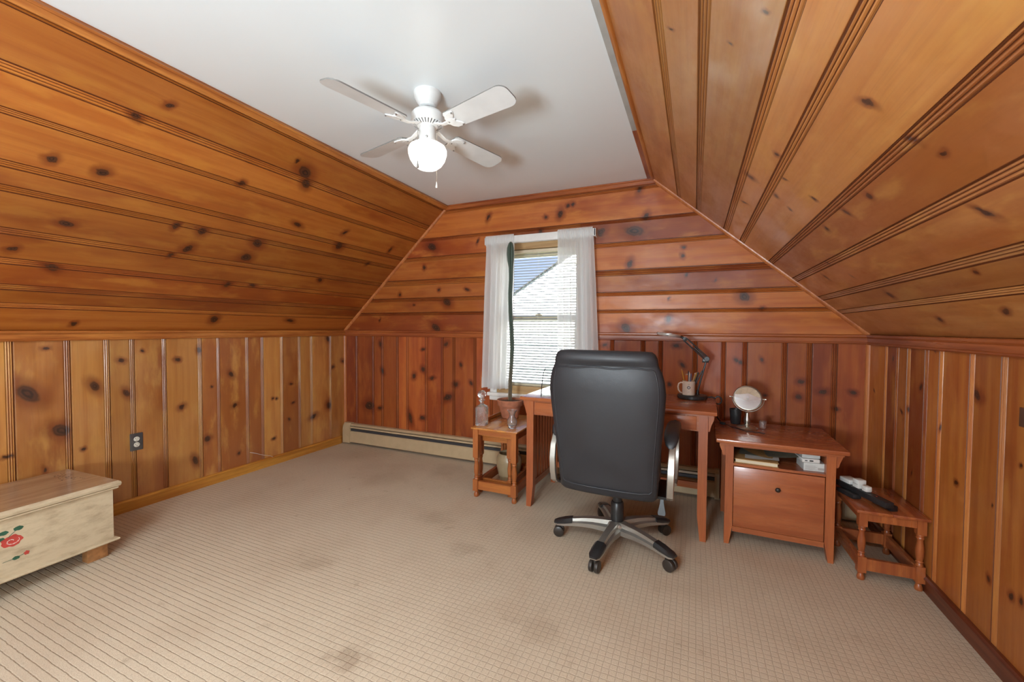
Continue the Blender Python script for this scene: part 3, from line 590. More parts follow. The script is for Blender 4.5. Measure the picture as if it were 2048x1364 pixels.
for x in (-0.26, 0.0, 0.26):
    MB().tube([(x, -0.0135, -0.02), (x, -0.0135, zb)], 0.0008, 5).tube([(x, 0.0135, -0.02), (x, 0.0135, zb)], 0.0008, 5).build('ladder_cord', 'white', bl)
MB().tube([(-0.225, -0.020, -0.02), (-0.226, -0.022, -0.40), (-0.225, -0.021, -0.62)], 0.003, 6).build('tilt_wand', 'darkedge', bl)

# ---- curtain rod and sheer curtains
YC = D-0.070
rod = thing('curtain_rod', 'flat white curtain rod across the top of the window', 'curtain rod', (-1.24, YC, 2.03))
MB().box(-0.50, 0.50, -0.006, 0.006, -0.032, 0.032, bev=0.004).build('rod', 'white', rod, 30)
MB().box(-0.50, -0.488, -0.006, 0.069, -0.030, 0.030).build('bracket', 'white', rod); MB().box(0.488, 0.50, -0.006, 0.069, -0.030, 0.030).build('bracket', 'white', rod)
def curtain(nm, lab, x0t, x1t, x0b, x1b, zt, zb, seed, nf):
    R = random.Random(seed); g = MB(); NX, NZ = 150, 46; ph = [R.uniform(0, 6.28) for _ in range(6)]
    for j in range(NZ+1):
        t = j/NZ; z = zt+(zb-zt)*t
        for i in range(NX+1):
            s = i/NX
            x = (x0t+(x1t-x0t)*s)*(1-t)+(x0b+(x1b-x0b)*s)*t
            amp = 0.004+0.012*min(1, t*3)
            fold = sin(2*pi*nf*s+ph[0]+0.7*sin(3*s+ph[1])+0.5*t*sin(5*s+ph[2]))*amp + 0.35*amp*sin(2*pi*nf*2.3*s+ph[3]+t)
            if t < 0.055: fold = 0.004*sin(2*pi*nf*3.2*s+ph[4])-0.008 if t > 0.012 else 0.007*sin(2*pi*nf*3.7*s+ph[5])-0.004
            zz = z + (0.006*sin(2*pi*nf*3.7*s+ph[5]+1)*(1 if t < 0.012 else 0)) + (0.006*sin(7*s+ph[0])*t)
            if j == NZ: zz -= 0.004*sin(2*pi*nf*s)
            g.v.append((x + 0.35*fold, -0.014+fold, zz))
    for j in range(NZ):
        for i in range(NX):
            q = j*(NX+1)+i; g.face((q, q+1, q+NX+2, q+NX+1))
    o = g.build(nm, 'sheer', None, 80, (0, YC, 0)); tag(o, lab, 'curtain')
    hem = MB(); hz = zb+0.095
    # doubled hem band
    NB = 4
    for j in range(NB+1):
        z = zb+0.004+(hz-zb-0.004)*j/NB; t = (zt-z)/(zt-zb)
        for i in range(NX+1):
            s = i/NX; x = (x0t+(x1t-x0t)*s)*(1-t)+(x0b+(x1b-x0b)*s)*t; amp = 0.016
            fold = sin(2*pi*nf*s+ph[0]+0.7*sin(3*s+ph[1])+0.5*t*sin(5*s+ph[2]))*amp + 0.35*amp*sin(2*pi*nf*2.3*s+ph[3]+t)
            hem.v.append((x+0.35*fold, -0.0165+fold, z+0.006*sin(7*s+ph[0])*t))
    for j in range(NB):
        for i in range(NX):
            q = j*(NX+1)+i; hem.face((q, q+1, q+NX+2, q+NX+1))
    hem.build('hem', 'sheer', o, 80); return o
curtain('curtain', 'left sheer white curtain hanging behind the tall cactus', -1.725, -1.445, -1.765, -1.478, 2.068, 0.712, 4, 5)
curtain('curtain', 'right sheer white curtain hanging behind the office chair', -1.052, -0.758, -1.040, -0.690, 2.068, 0.712, 9, 6)

# ---- outside: neighbouring house and lawn
hs = thing('house', 'white neighbouring house with sloping roof line seen through the blind', 'house', (0, 9.0, -2.75))
g = MB(); ex, ez = -4.9, 1.48+2.75; pk, pz = -0.6, 1.48+2.75+4.3*0.616
g.loft([[V(p) for p in ((ex, 0.03, 0), (5, 0.03, 0), (5, 0.03, ez), (pk+0.9, 0.03, pz), (pk, 0.03, pz), (ex, 0.03, ez))], [V((x, 7, z)) for x, z in ((ex, 0), (5, 0), (5, ez), (pk+0.9, pz), (pk, pz), (ex, ez))]]); g.build('wall', 'siding', hs)
k = 0; z = 0.0
cb = MB()
cbd = None
while z < pz-0.1:
    x0 = ex if z+0.12 < ez else ex+(z+0.12-ez)/(pz-ez)*(pk-ex)
    cbd = MB(); cbd.loft([[V((x0, 0.0, z)), V((x0, 0.03, z)), V((x0, 0.03, z+0.14)), V((x0, 0.022, z+0.14))], [V((4.5 if z < ez else 2.0, 0.0, z)), V((4.5 if z < ez else 2.0, 0.03, z)), V((4.5 if z < ez else 2.0, 0.03, z+0.14)), V((4.5 if z < ez else 2.0, 0.022, z+0.14))]]).build('clapboard', 'siding', hs)
    z += 0.14
r = MB(); dv = V((pk-ex, 0, pz-ez)).normalized(); up = V((-dv.z, 0, dv.x))
e0 = V((ex, -0.03, ez))-dv*0.3; e1 = V((pk, -0.03, pz))
r.loft([[e0, e0+up*0.022, e0+up*0.022+V((0, 7.4, 0)), e0+V((0, 7.4, 0))], [e1, e1+up*0.022, e1+up*0.022+V((0, 7.4, 0)), e1+V((0, 7.4, 0))]]).build('roof', 'shingle', hs)
tag(MB().box(-30, 30, 4.2, 60, -2.9, -2.76).build('lawn', 'lawn'), 'green lawn outside below the window', 'lawn')

# ================================================================== THE THINGS
# ---- ceiling fan
FX, FY = -1.236, 1.746
fan = thing('ceiling_fan', 'white four-blade ceiling fan with a lit frosted globe', 'ceiling fan', (FX, FY, 0))
MB().lathe([(0.0, CZ), (0.066, CZ), (0.068, CZ-0.006), (0.064, CZ-0.026), (0.050, CZ-0.052), (0.042, CZ-0.060), (0.041, CZ-0.070), (0.034, CZ-0.074), (0.0, CZ-0.074)], 36, cap=False).build('canopy', 'fanwhite', fan, 35)
MB().lathe([(0.0, CZ-0.066), (0.022, CZ-0.070), (0.031, CZ-0.080), (0.026, CZ-0.092), (0.0, CZ-0.096)], 20, cap=False).build('hanger_ball', 'slot', fan, 60)
mo = MB().lathe([(0.0, 2.326), (0.045, 2.326), (0.070, 2.320), (0.079, 2.308), (0.080, 2.274), (0.077, 2.266), (0.042, 2.250), (0.0, 2.250)], 40, cap=False).build('motor_housing', 'fanwhite', fan, 35)
vs = MB()
for k in range(28):
    a = 2*pi*k/28; T = TR(0, 0, 0, rz=a); vs.loft([[T @ V(p) for p in ((0.050, -0.0016, 2.2530), (0.050, 0.0016, 2.2530), (0.050, 0.0016, 2.258), (0.050, -0.0016, 2.258))], [T @ V(p) for p in ((0.073, -0.0022, 2.2635), (0.073, 0.0022, 2.2635), (0.073, 0.0022, 2.269), (0.073, -0.0022, 2.269))]])
vs.build('vent_slots', 'slot', mo)
MB().lathe([(0.0, 2.252), (0.038, 2.252), (0.042, 2.240), (0.042, 2.190), (0.050, 2.176), (0.054, 2.168), (0.0, 2.166)], 32, cap=False).build('light_fitter', 'fanwhite', fan, 35)
for k in range(3):
    a = radians(-60+120*k); MB().lathe([(0, -0.004), (0.005, -0.004), (0.005, 0.006), (0, 0.008)], 8, T=TR(0.044*cos(a), 0.044*sin(a), 2.186) @ Matrix.Rotation(a, 4, 'Z') @ Matrix.Rotation(pi/2, 4, 'Y'), cap=False).build('thumb_screw', 'screw', fan)
MB().lathe([(0.050, 2.168), (0.070, 2.164), (0.088, 2.152), (0.095, 2.136), (0.094, 2.116), (0.086, 2.090), (0.070, 2.066), (0.050, 2.050), (0.028, 2.042), (0.0, 2.040)], 40, cap=False).build('globe', 'globe', fan, 60)
def blade_mb():
    m = MB(); W0, W1, R0, R1 = 0.052, 0.062, 0.155, 0.532; pts = []
    pts += [(R0, -W0+0.012), (R0+0.012, -W0)]
    n = 7
    for i in range(n): a = -pi/2+ (pi/2)*i/(n-1); pts.append((R1-0.045+0.045*cos(a), -W1+0.040+0.040*sin(a)))
    for i in range(n): a = (pi/2)*i/(n-1); pts.append((R1-0.045+0.045*cos(a), W1-0.040+0.040*sin(a)))
    pts += [(R0+0.012, W0), (R0, W0-0.012)]
    T = TR(0, 0, 2.238) @ Matrix.Rotation(radians(-13), 4, 'X')
    lo = [T @ V((x, y, -0.003)) for x, y in pts]; hi = [T @ V((x, y, 0.003)) for x, y in pts]; k = len(pts)
    m.v = [tuple(p) for p in lo+hi]; m.face(list(range(k))[::-1], 0); m.face([k+i for i in range(k)], 0)
    for i in range(k): j = (i+1) % k; m.face((i, j, k+j, k+i), 1)
    return m, T
def leaf(m, cx, cy, ang, L, Wd, T, z0=-0.0105, z1=-0.0045):
    n = 18; P = []
    for i in range(n):
        a = 2*pi*i/n; x = L*cos(a); y = Wd*sin(a)*(1-0.25*cos(a)); P.append((cx+x*cos(ang)-y*sin(ang), cy+x*sin(ang)+y*cos(ang)))
    b0 = len(m.v); m.v += [tuple(T @ V((x, y, z0))) for x, y in P] + [tuple(T @ V((cx+(x-cx)*1.08, cy+(y-cy)*1.08, z1))) for x, y in P]
    m.face([b0+i for i in range(n)][::-1]); m.face([b0+n+i for i in range(n)])
    for i in range(n): j = (i+1) % n; m.face((b0+i, b0+j, b0+n+j, b0+n+i))
bm_, BT = blade_mb(); bld = bm_.build('blade', ['blade', 'darkedge'], fan)
br = MB(); leaf(br, 0.185, 0.026, radians(28), 0.036, 0.018, BT); leaf(br, 0.185, -0.026, radians(-28), 0.036, 0.018, BT); leaf(br, 0.172, 0, 0, 0.026, 0.017, BT, -0.012, -0.004)
br.strap([(0.060, 0, 2.250), (0.085, 0, 2.244), (0.115, 0, 2.232), (0.160, 0, 2.230)], (0, 1, 0), [0.030, 0.024, 0.022, 0.030], 0.007)
brk_ = br.build('blade_bracket', 'fanwhite', bld, 30)
sm = MB()
for (x, y) in ((0.214, 0.041), (0.214, -0.041), (0.160, 0.0)): sm.lathe([(0, -0.0145), (0.0035, -0.0145), (0.0045, -0.011), (0.0045, -0.009)], 8, T=BT @ TR(x, y, 0))
sm.build('screw', 'screw', bld)
for i in range(4):
    o = bld if i == 0 else copy_tree(bld, fan)
    o.rotation_euler.z = radians(-14.5+90*i)
camd = V((-FX, -FY, 0)).normalized(); rgt = V((cos(_yaw), -sin(_yaw), 0))
for dx, dc, zt_, zb_, mt in ((-0.047, 0.090, 2.232, 2.046, 'screw'), (0.047, -0.092, 2.228, 2.010, 'fanwhite')):
    p0 = rgt*dx + camd*(0.02 if dc > 0 else -0.03); p1 = rgt*dx+camd*dc
    cm = MB().tube([(p0.x, p0.y, zt_), (p0.x*0.3+p1.x*0.7, p0.y*0.3+p1.y*0.7, 2.200), (p1.x, p1.y, 2.165), (p1.x, p1.y, zb_)], 0.0013, 6).build('pull_chain', 'brushed', fan)
    MB().lathe([(0, zb_+0.004), (0.002, zb_+0.004), (0.003, zb_-0.006), (0.0062, zb_-0.024), (0.0055, zb_-0.028), (0, zb_-0.029)], 10, T=TR(p1.x, p1.y, 0), cap=False).build('chain_pull', mt, cm, 50)

# ---- wall outlet, switch plate, stray wire
ot = thing('wall_outlet', 'grey metal duplex outlet plate on the left pine wall', 'outlet', (XL+0.001, 1.5425, 0.461))
MB().box(0, 0.006, -0.036, 0.036, -0.059, 0.059, bev=0.0025).build('plate', 'plate', ot, 30)
for s_ in (-1, 1):
    rc = MB().lathe([(0, 0.004), (0.0165, 0.004), (0.0165, 0.0085), (0.015, 0.0095), (0, 0.0095)], 20, T=TR(0, 0, s_*0.0195, ry=pi/2)).build('receptacle', 'recep', ot, 30)
    MB().box(0.0090, 0.0100, -0.0075, -0.0055, s_*0.0195+0.001, s_*0.0195+0.009).box(0.0090, 0.0100, 0.0055, 0.0075, s_*0.0195+0.001, s_*0.0195+0.009).lathe([(0, 0.009), (0.0025, 0.009), (0.0025, 0.0101), (0, 0.0101)], 10, T=TR(0, 0, s_*0.0195-0.0075, ry=pi/2)).build('contact_slots', 'slot', rc)
MB().lathe([(0, 0.006), (0.003, 0.006), (0.003, 0.0075), (0, 0.0075)], 10, T=TR(0, 0, 0, ry=pi/2)).build('screw', 'screw', ot)
sp = thing('switch_plate', 'small brown plastic plate on the right pine wall', 'wall plate', (XR-0.001, 1.985, 0.955))
MB().box(-0.006, 0, -0.035, 0.035, -0.033, 0.033, bev=0.002).build('plate', 'brownpl', sp, 30)
tag(MB().tube([(XL+0.004, 2.33, 0.172), (XL+0.03, 2.36, 0.160), (XL+0.035, 2.43, 0.125), (XL+0.03, 2.50, 0.098), (XL+0.022, 2.53, 0.079)], 0.0016, 6).build('wire', 'paperw'), 'thin pale wire end lying over the left baseboard', 'wire')

# ---- baseboard heaters
def heater(name, label, x0, x1, capL, capR):
    h = thing(name, label, 'heater', (x0, D-0.001, 0)); L = x1-x0
    def ext(nm, prof, a, b, mat, par=h): return MB().loft([[V((a, -y, z)) for y, z in prof], [V((b, -y, z)) for y, z in prof]]).build(nm, mat, par)
    ext('back_panel', [(0.001, 0.02), (0.008, 0.02), (0.008, 0.21), (0.001, 0.21)], 0, L, 'beige')
    ext('front_panel', [(0.052, 0.020), (0.060, 0.026), (0.060, 0.134), (0.052, 0.142), (0.048, 0.142), (0.056, 0.130), (0.056, 0.030), (0.048, 0.024)], 0, L, 'beige')
    ext('damper', [(0.052, 0.172), (0.058, 0.176), (0.054, 0.190), (0.048, 0.188)], 0, L, 'beige')
    ext('top_cover', [(0.001, 0.208), (0.034, 0.206), (0.050, 0.198), (0.052, 0.203), (0.036, 0.217), (0.001, 0.220)], 0, L, 'beige')
    ext('heating_element', [(0.012, 0.055), (0.046, 0.055), (0.046, 0.165), (0.012, 0.165)], 0.02, L-0.02, 'fins')
    cp_ = [(0.001, 0.012), (0.064, 0.012), (0.066, 0.020), (0.066, 0.150), (0.058, 0.196), (0.038, 0.222), (0.001, 0.226)]
    if capL: ext('end_cap', cp_, -0.004, 0.092, 'beige')
    if capR: ext('end_cap', cp_, L-0.03, L+0.002, 'beige')
    return h
heater('baseboard_heater', 'long beige baseboard heater along the foot of the back wall', -3.462, 0.182, True, True)
bx = thing('baseboard_heater', 'short beige heater end behind the small stool', 'heater', (0.905, D-0.022, 0)); 
MB().box(0, 0.105, -0.05, 0, 0.012, 0.150, bev=0.006).build('end_cap', 'beige', bx, 30)
MB().box(0.012, 0.093, -0.0525, -0.049, 0.030, 0.120, bev=0.001).build('front_panel', 'beige', bx, 30)

# ---- painted chest
ch = thing('blanket_chest', 'cream painted wooden chest with red roses on its front', 'chest', (-2.874, 1.163, 0), radians(3.0))
# local: front face at x = 0 looking +x, length towards -y, depth towards -x
LN, DP = 0.98, 0.46
def mould(prof, x0, x1, y0, y1, mat, nm, par, sides='fr'):
    m = MB(); secs = []
    for (o_, z) in prof: secs.append([V((x1+o_, y0-o_, z)), V((x1+o_, y1+o_, z)), V((x0-o_, y1+o_, z)), V((x0-o_, y0-o_, z))])
    m.loft(secs); return m.build(nm, mat, par, 25)
MB().box(-DP, 0, -LN, 0, 0.098, 0.375).build('body', 'chest', ch)
mould([(0, 0.088), (0.016, 0.088), (0.020, 0.093), (0.018, 0.099), (0.009, 0.104), (0, 0.106)], -DP, 0, -LN, 0, 'chest', 'base_moulding', ch)
mould([(0, 0.366), (0.010, 0.368), (0.018, 0.374), (0.018, 0.380), (0.010, 0.383), (0, 0.383)], -DP, 0, -LN, 0, 'chest', 'top_moulding', ch)
mould([(0.0, 0.383), (0.016, 0.382), (0.024, 0.386), (0.027, 0.397), (0.025, 0.407), (0.018, 0.412), (0, 0.412)], -DP, 0, -LN, 0, 'chest', 'lid', ch)
MB().box(-DP-0.015, 0.015, -LN-0.015, 0.015, 0.4115, 0.4135).build('lid_panel', 'lid', ch)
for (x, y) in ((-0.085, -0.012), (-0.085, -LN+0.10), (-DP+0.03, -0.012), (-DP+0.03, -LN+0.10)):
    MB().box(x, x+0.055, y-0.085, y, 0.0, 0.089, bev=0.004).build('foot', 'cork', ch, 30)
def blob(cy, cz, ry, rz_, n, wv, seed, t=0.0009):
    R = random.Random(seed); m = MB(); P = []
    for i in range(n):
        a = 2*pi*i/n; k = 1+wv*sin(a*5+seed)+wv*0.7*sin(a*9+2*seed); P.append((cy+ry*k*cos(a), cz+rz_*k*sin(a)))
    m.loft([[V((0.0, y, z)) for y, z in P], [V((t, y, z)) for y, z in P]]); return m
def stroke(pts, wd=0.0022, t=0.0013, m=None):
    m = m or MB(); m.strap([(0.0006, y, z) for y, z in pts], (0, pts[-1][1]-pts[0][1], -(pts[-1][0]-pts[0][0])) if len(pts) == 2 else (0, 0.5, 0.8), wd, t); return m
ry0, rz0 = -0.372, 0.262
for k, (cy, sg) in enumerate(((ry0, 1), (-0.60, -1))):
    ro = blob(cy, rz0, 0.034, 0.026, 40, 0.07, 1.3+k).build('painted_rose', 'red', ch)
    pm = MB()
    for q in range(9):
        a = 0.7*q; rr = 0.006+0.0023*q; P = [(cy+sg*rr*cos(a+t_*1.1), rz0+rr*0.75*sin(a+t_*1.1), ) for t_ in (0, .5, 1.0)]
        pm.tube([(0.0010, y, z) for y, z in P], 0.0008, 4)
    pm.build('petal_lines', 'mugw', ro)
    for (dy, dz, rr_, sd) in ((0.022*sg, 0.050, 0.016, 1), (-0.024*sg, 0.046, 0.015, 2), (-0.034*sg, 0.020, 0.013, 3)):
        b_ = blob(cy+dy, rz0+dz, rr_, rr_*0.62, 24, 0.06, sd).build('painted_leaf', 'green', ch)
    st_ = MB().tube([(0.0006, cy-0.012*sg, rz0+0.02), (0.0006, cy+0.002*sg, rz0+0.034), (0.0006, cy+0.018*sg, rz0+0.046)], 0.0012, 5); st_.build('painted_stem', 'green', ch)
    blob(cy+0.012*sg, rz0-0.085, 0.012, 0.008, 22, 0.06, 5).build('painted_leaf', 'green', ch)
    blob(cy+0.046*sg, rz0-0.077, 0.009, 0.009, 26, 0.14, 6).build('painted_bud', 'red', ch)
    MB().tube([(0.0006, cy-0.03*sg, rz0-0.088), (0.0006, cy+0.01*sg, rz0-0.085), (0.0006, cy+0.038*sg, rz0-0.077)], 0.001, 5).build('painted_stem', 'green', ch)
wm = MB(); R = random.Random(5)
for row in range(3):
    for i in range(9-2*row):
        x = -0.40+i*0.026+row*0.02+R.uniform(-.003, .003); y = -0.045-row*0.022+R.uniform(-.003, .003)
        for q in range(2):
            dx, dy = R.uniform(-.007, .007), R.uniform(-.007, .007); wm.tube([(x+dx, y+dy, 0.4137), (x+dx+R.uniform(-.006, .006), y+dy+R.uniform(-.008, .008), 0.4137)], 0.0009, 4)
wm.build('worn_lettering', 'knob', ch)

# ---- desk
dk = thing('writing_desk', 'reddish wood mission-style desk with slatted side, standing under the window', 'desk', (-0.495, 2.655, 0), radians(-1.6))
DW, DD, DH = 0.622, 0.605, 0.775
MB().box(-DW, DW, 0, DD, DH-0.022, DH, bev=0.004).build('desktop', 'desk_x', dk, 30)
MB().box(-DW+0.018, DW-0.018, 0.016, DD-0.016, DH-0.030, DH-0.022).build('under_moulding', 'desk_x', dk)
LX = 0.570
def dleg(x, y):
    m = MB(); s = 0.024
    m.loft([[V((x+a*q, y+b_*q, z)) for a, b_ in ((-1, -1), (1, -1), (1, 1), (-1, 1))] for q, z in ((s*0.55, 0), (s, 0.16), (s, DH-0.028))]); return m
def dleg2(x, y, sx):   # outer faces stay straight, the inner face tapers at the foot
    m = MB(); s = 0.025; secs = []
    for tp, z in ((0.016, 0), (0.0, 0.15), (0.0, DH-0.028)):
        xa, xb = (x-s, x+s-tp) if sx < 0 else (x-s+tp, x+s); secs.append([V((xa, y-s, z)), V((xb, y-s, z)), V((xb, y+s, z)), V((xa, y+s, z))])
    m.loft(secs); return m
YF, YB = 0.045, DD-0.055
for x, y, sx in ((-LX+0.02, YF, -1), (LX-0.02, YF, 1), (-LX+0.02, YB, -1), (LX-0.02, YB, 1)):
    dleg2(x, y, sx).build('leg', 'desk_z', dk)
lx = LX-0.045
MB().box(-lx, lx, YF-0.014, YF+0.008, DH-0.125, DH-0.028).build('front_apron', 'desk_x', dk)
for a_, b_ in ((-lx+0.012, -0.165), (-0.153, 0.272), (0.285, lx-0.012)):
    dr = MB().box(a_, b_, YF-0.022, YF-0.012, DH-0.118, DH-0.036, bev=0.002).build('drawer_front', 'desk_x', dk, 30)
    MB().lathe([(0, 0), (0.006, 0), (0.006, 0.010), (0.013, 0.016), (0.013, 0.022), (0.006, 0.027), (0, 0.027)], 14, T=TR((a_+b_)/2, YF-0.022, DH-0.077, rx=pi/2)).build('knob', 'knob', dr, 40)
MB().box(-lx, lx, YB-0.008, YB+0.012, DH-0.125, DH-0.028).build('back_apron', 'desk_x', dk)
MB().box(-lx, lx, YB-0.010, YB+0.010, 0.125, 0.170).build('back_stretcher', 'desk_x', dk)
for sx in (-1, 1):
    xx = sx*(LX-0.02)
    MB().box(xx-0.011, xx+0.011, YF+0.025, YB-0.025, DH-0.115, DH-0.028).build('side_apron', 'desk_y', dk)
    MB().box(xx-0.011, xx+0.011, YF+0.025, YB-0.025, 0.125, 0.170).build('side_stretcher', 'desk_y', dk)
    n = 7; y0 = YF+0.055; y1 = YB-0.055
    for i in range(n if sx < 0 else n):
        yc = y0+(y1-y0)*(i+0.5)/n; MB().box(xx-0.006, xx+0.006, yc-0.016, yc+0.016, 0.168, DH-0.113).build('slat', 'desk_z', dk)
    for yy in (YF, YB):   # corbels under the top
        xo = xx+sx*0.025; P = [(0, DH-0.022), (0.034, DH-0.022), (0.030, DH-0.055), (0.018, DH-0.085), (0.010, DH-0.120), (0, DH-0.125)]
        MB().loft([[V((xo+sx*a, yy-0.011, z)) for a, z in P], [V((xo+sx*a, yy+0.011, z)) for a, z in P]]).build('corbel', 'desk_z', dk)

# ---- file cabinet
fc = thing('file_cabinet', 'reddish wood file cabinet with an open shelf over one large drawer', 'cabinet', (0.4385, 2.668, 0), radians(-0.8))
CW, CD, CH = 0.313, 0.570, 0.618
MB().box(-CW, CW, 0, CD, CH-0.022, CH, bev=0.004).build('cabinet_top', 'desk_x', fc, 30)
MB().box(-CW+0.02, CW-0.02, 0.014, CD-0.014, CH-0.034, CH-0.022).build('under_moulding', 'desk_x', fc)
lg = 0.262
for x, y, sx in ((-lg+0.021, 0.052, -1), (lg-0.021, 0.052, 1), (-lg+0.021, CD-0.05, -1), (lg-0.021, CD-0.05, 1)):
    s = 0.021; m = MB(); secs = []
    for tp, z in ((0.017, 0), (0.0, 0.105), (0.0, CH-0.03)):
        xa, xb = (x-s, x+s-tp) if sx < 0 else (x-s+tp, x+s); secs.append([V((xa, y-s, z)), V((xb, y-s, z)), V((xb, y+s, z)), V((xa, y+s, z))])
    m.loft(secs).build('leg', 'desk_z', fc)
ix = lg-0.042
for sx in (-1, 1): MB().box(sx*(ix+0.010)-0.008, sx*(ix+0.010)+0.008, 0.07, CD-0.07, 0.085, CH-0.034).build('side_panel', 'desk_y', fc)
MB().box(-ix, ix, CD-0.06, CD-0.045, 0.085, CH-0.034).build('back_panel', 'desk_x', fc)
MB().box(-ix, ix, 0.038, CD-0.06, 0.462, 0.476).build('shelf', 'desk_x', fc)
MB().box(-ix, ix, 0.040, 0.056, 0.074, 0.104).build('bottom_rail', 'desk_x', fc)
MB().box(-ix, ix, 0.038, 0.056, CH-0.046, CH-0.034).build('top_rail', 'desk_x', fc)
dr = MB().box(-ix+0.003, ix-0.003, 0.036, 0.054, 0.107, 0.458, bev=0.002).build('drawer', 'desk_x', fc, 30)
MB().box(-ix+0.006, ix-0.006, 0.054, 0.40, 0.112, 0.40).build('drawer_box', 'desk_y', dr)
MB().lathe([(0, 0), (0.006, 0), (0.006, 0.010), (0.0125, 0.015), (0.0135, 0.020), (0.009, 0.026), (0, 0.028)], 18, T=TR(0.0, 0.036, 0.360, rx=pi/2)).build('knob', 'knob', dr, 40)
for sx in (-1, 1):
    for yy in (0.052, CD-0.05):
        xo = sx*lg; P = [(0, CH-0.022), (0.034, CH-0.022), (0.030, CH-0.050), (0.020, CH-0.075), (0.014, CH-0.100), (0, CH-0.104)]
        MB().loft([[V((xo+sx*a, yy-0.010, z)) for a, z in P], [V((xo+sx*a, yy+0.010, z)) for a, z in P]]).build('corbel', 'desk_z', fc)
# things lying on its open shelf (shelf top z = .476)
SZ = 0.4765
nb = thing('notebook', 'tan spiral-bound notebook at the front of the cabinet shelf', 'notebook', (0.345, 2.800, SZ), radians(-4))
MB().box(-0.115, 0.105, -0.08, 0.13, 0.0, 0.003).box(-0.115, 0.105, -0.08, 0.13, 0.021, 0.024).build('cover', 'manila', nb)
MB().box(-0.108, 0.100, -0.076, 0.126, 0.003, 0.021).build('pages', 'cream', nb)
sp_ = MB()
for i in range(13):
    yy = -0.07+i*0.016; sp_.tube([(-0.116+0.011*cos(a), yy, 0.012+0.0125*sin(a)) for a in [2*pi*k/10 for k in range(10)]], 0.0010, 4, closed=True)
sp_.build('spiral_binding', 'blackm', nb)
def sheet(nm, lab, cat, mat, x, y, z, rz, wx, wy, lift, sd):
    R = random.Random(sd); g = MB(); n = 8
    for j in range(n+1):
        for i in range(n+1):
            u_, v_ = i/n, j/n; g.v.append(((u_-.5)*wx, (v_-.5)*wy, lift*(u_**2)*(0.6+0.4*v_) + 0.003*sin(5*u_+sd)+0.003))
    k = (n+1)**2; g.v += [(a, b_, c_-0.0015) for a, b_, c_ in g.v[:k]]
    for j in range(n):
        for i in range(n):
            q = j*(n+1)+i; g.face((q, q+1, q+n+2, q+n+1)); g.face((k+q, k+q+n+1, k+q+n+2, k+q+1))
    return tag(g.build(nm, mat, None, 40, (x, y, z), rz), lab, cat)
sheet('folder', 'grey green paper folder curling up at the back of the cabinet shelf', 'folder', 'paperg', 0.42, 2.90, SZ+0.026, radians(-8), 0.30, 0.20, 0.050, 1)
sheet('envelope', 'yellowish open envelope propped on the notebook in the cabinet', 'envelope', 'manila', 0.355, 2.88, SZ+0.030, radians(160), 0.20, 0.17, 0.060, 2)
sheet('paper', 'loose white sheet lying on the notebook on the cabinet shelf', 'paper', 'paperw', 0.375, 2.83, SZ+0.026, radians(-6), 0.17, 0.16, 0.006, 4)
b1 = thing('carton', 'pale printed carton at the right end of the cabinet shelf', 'box', (0.610, 2.800, SZ), radians(4))
MB().box(-0.050, 0.050, -0.065, 0.065, 0, 0.044, bev=0.001).build('box', 'boxg', b1)
pm = MB()
for i in range(4): pm.box(-0.044, 0.012-0.008*(i % 2), -0.0662, -0.0650, 0.008+i*0.0065, 0.0098+i*0.0065)
pm.box(0.016, 0.044, -0.0662, -0.0650, 0.008, 0.020).build('print', 'greyink', b1)
b2_ = thing('carton', 'small white carton with two dark slots, lying on the pale carton', 'box', (0.592, 2.795, SZ+0.0445), radians(7))
MB().box(-0.042, 0.042, -0.06, 0.06, 0, 0.020, bev=0.003).build('box', 'paperw', b2_, 30)
MB().box(-0.030, -0.018, -0.0612, -0.060, 0.008, 0.013).box(-0.008, 0.010, -0.0612, -0.060, 0.007, 0.014).build('slots', 'slot', b2_)
b3_ = thing('carton', 'grey flat carton on top of the small white carton', 'box', (0.600, 2.815, SZ+0.065), radians(2))
MB().box(-0.042, 0.042, -0.06, 0.06, 0, 0.022, bev=0.001).build('box', 'boxg', b3_)

# ---- turned leg tables
def turned_leg(H, s, blk_top, blk_lo, foot):
    """square blocks at the top and at the stretcher, turned between; s = half width"""
    m = MB()
    m.box(-s, s, -s, s, H-blk_top, H); z1 = H-blk_top; z0 = blk_lo[1]; h = z1-z0
    m.lathe([(s*0.80, z1), (s*0.98, z1-0.006), (s*0.80, z1-0.013), (s*0.92, z1-0.020), (s*0.70, z1-0.026), (s*0.66, z1-0.034), (s*0.98, z0+h*0.52), (s*0.92, z0+h*0.34), (s*0.70, z0+h*0.16), (s*0.92, z0+h*0.12), (s*0.66, z0+h*0.09), (s*0.86, z0+0.004), (s*0.86, z0)], 16)
    m.box(-s, s, -s, s, blk_lo[0], blk_lo[1])
    m.lathe([(s*0.78, blk_lo[0]), (s*0.62, blk_lo[0]-foot*0.20), (s*0.70, blk_lo[0]-foot*0.30), (s*0.95, blk_lo[0]-foot*0.65), (s*0.90, 0.003), (s*0.80, 0)], 16)
    return m
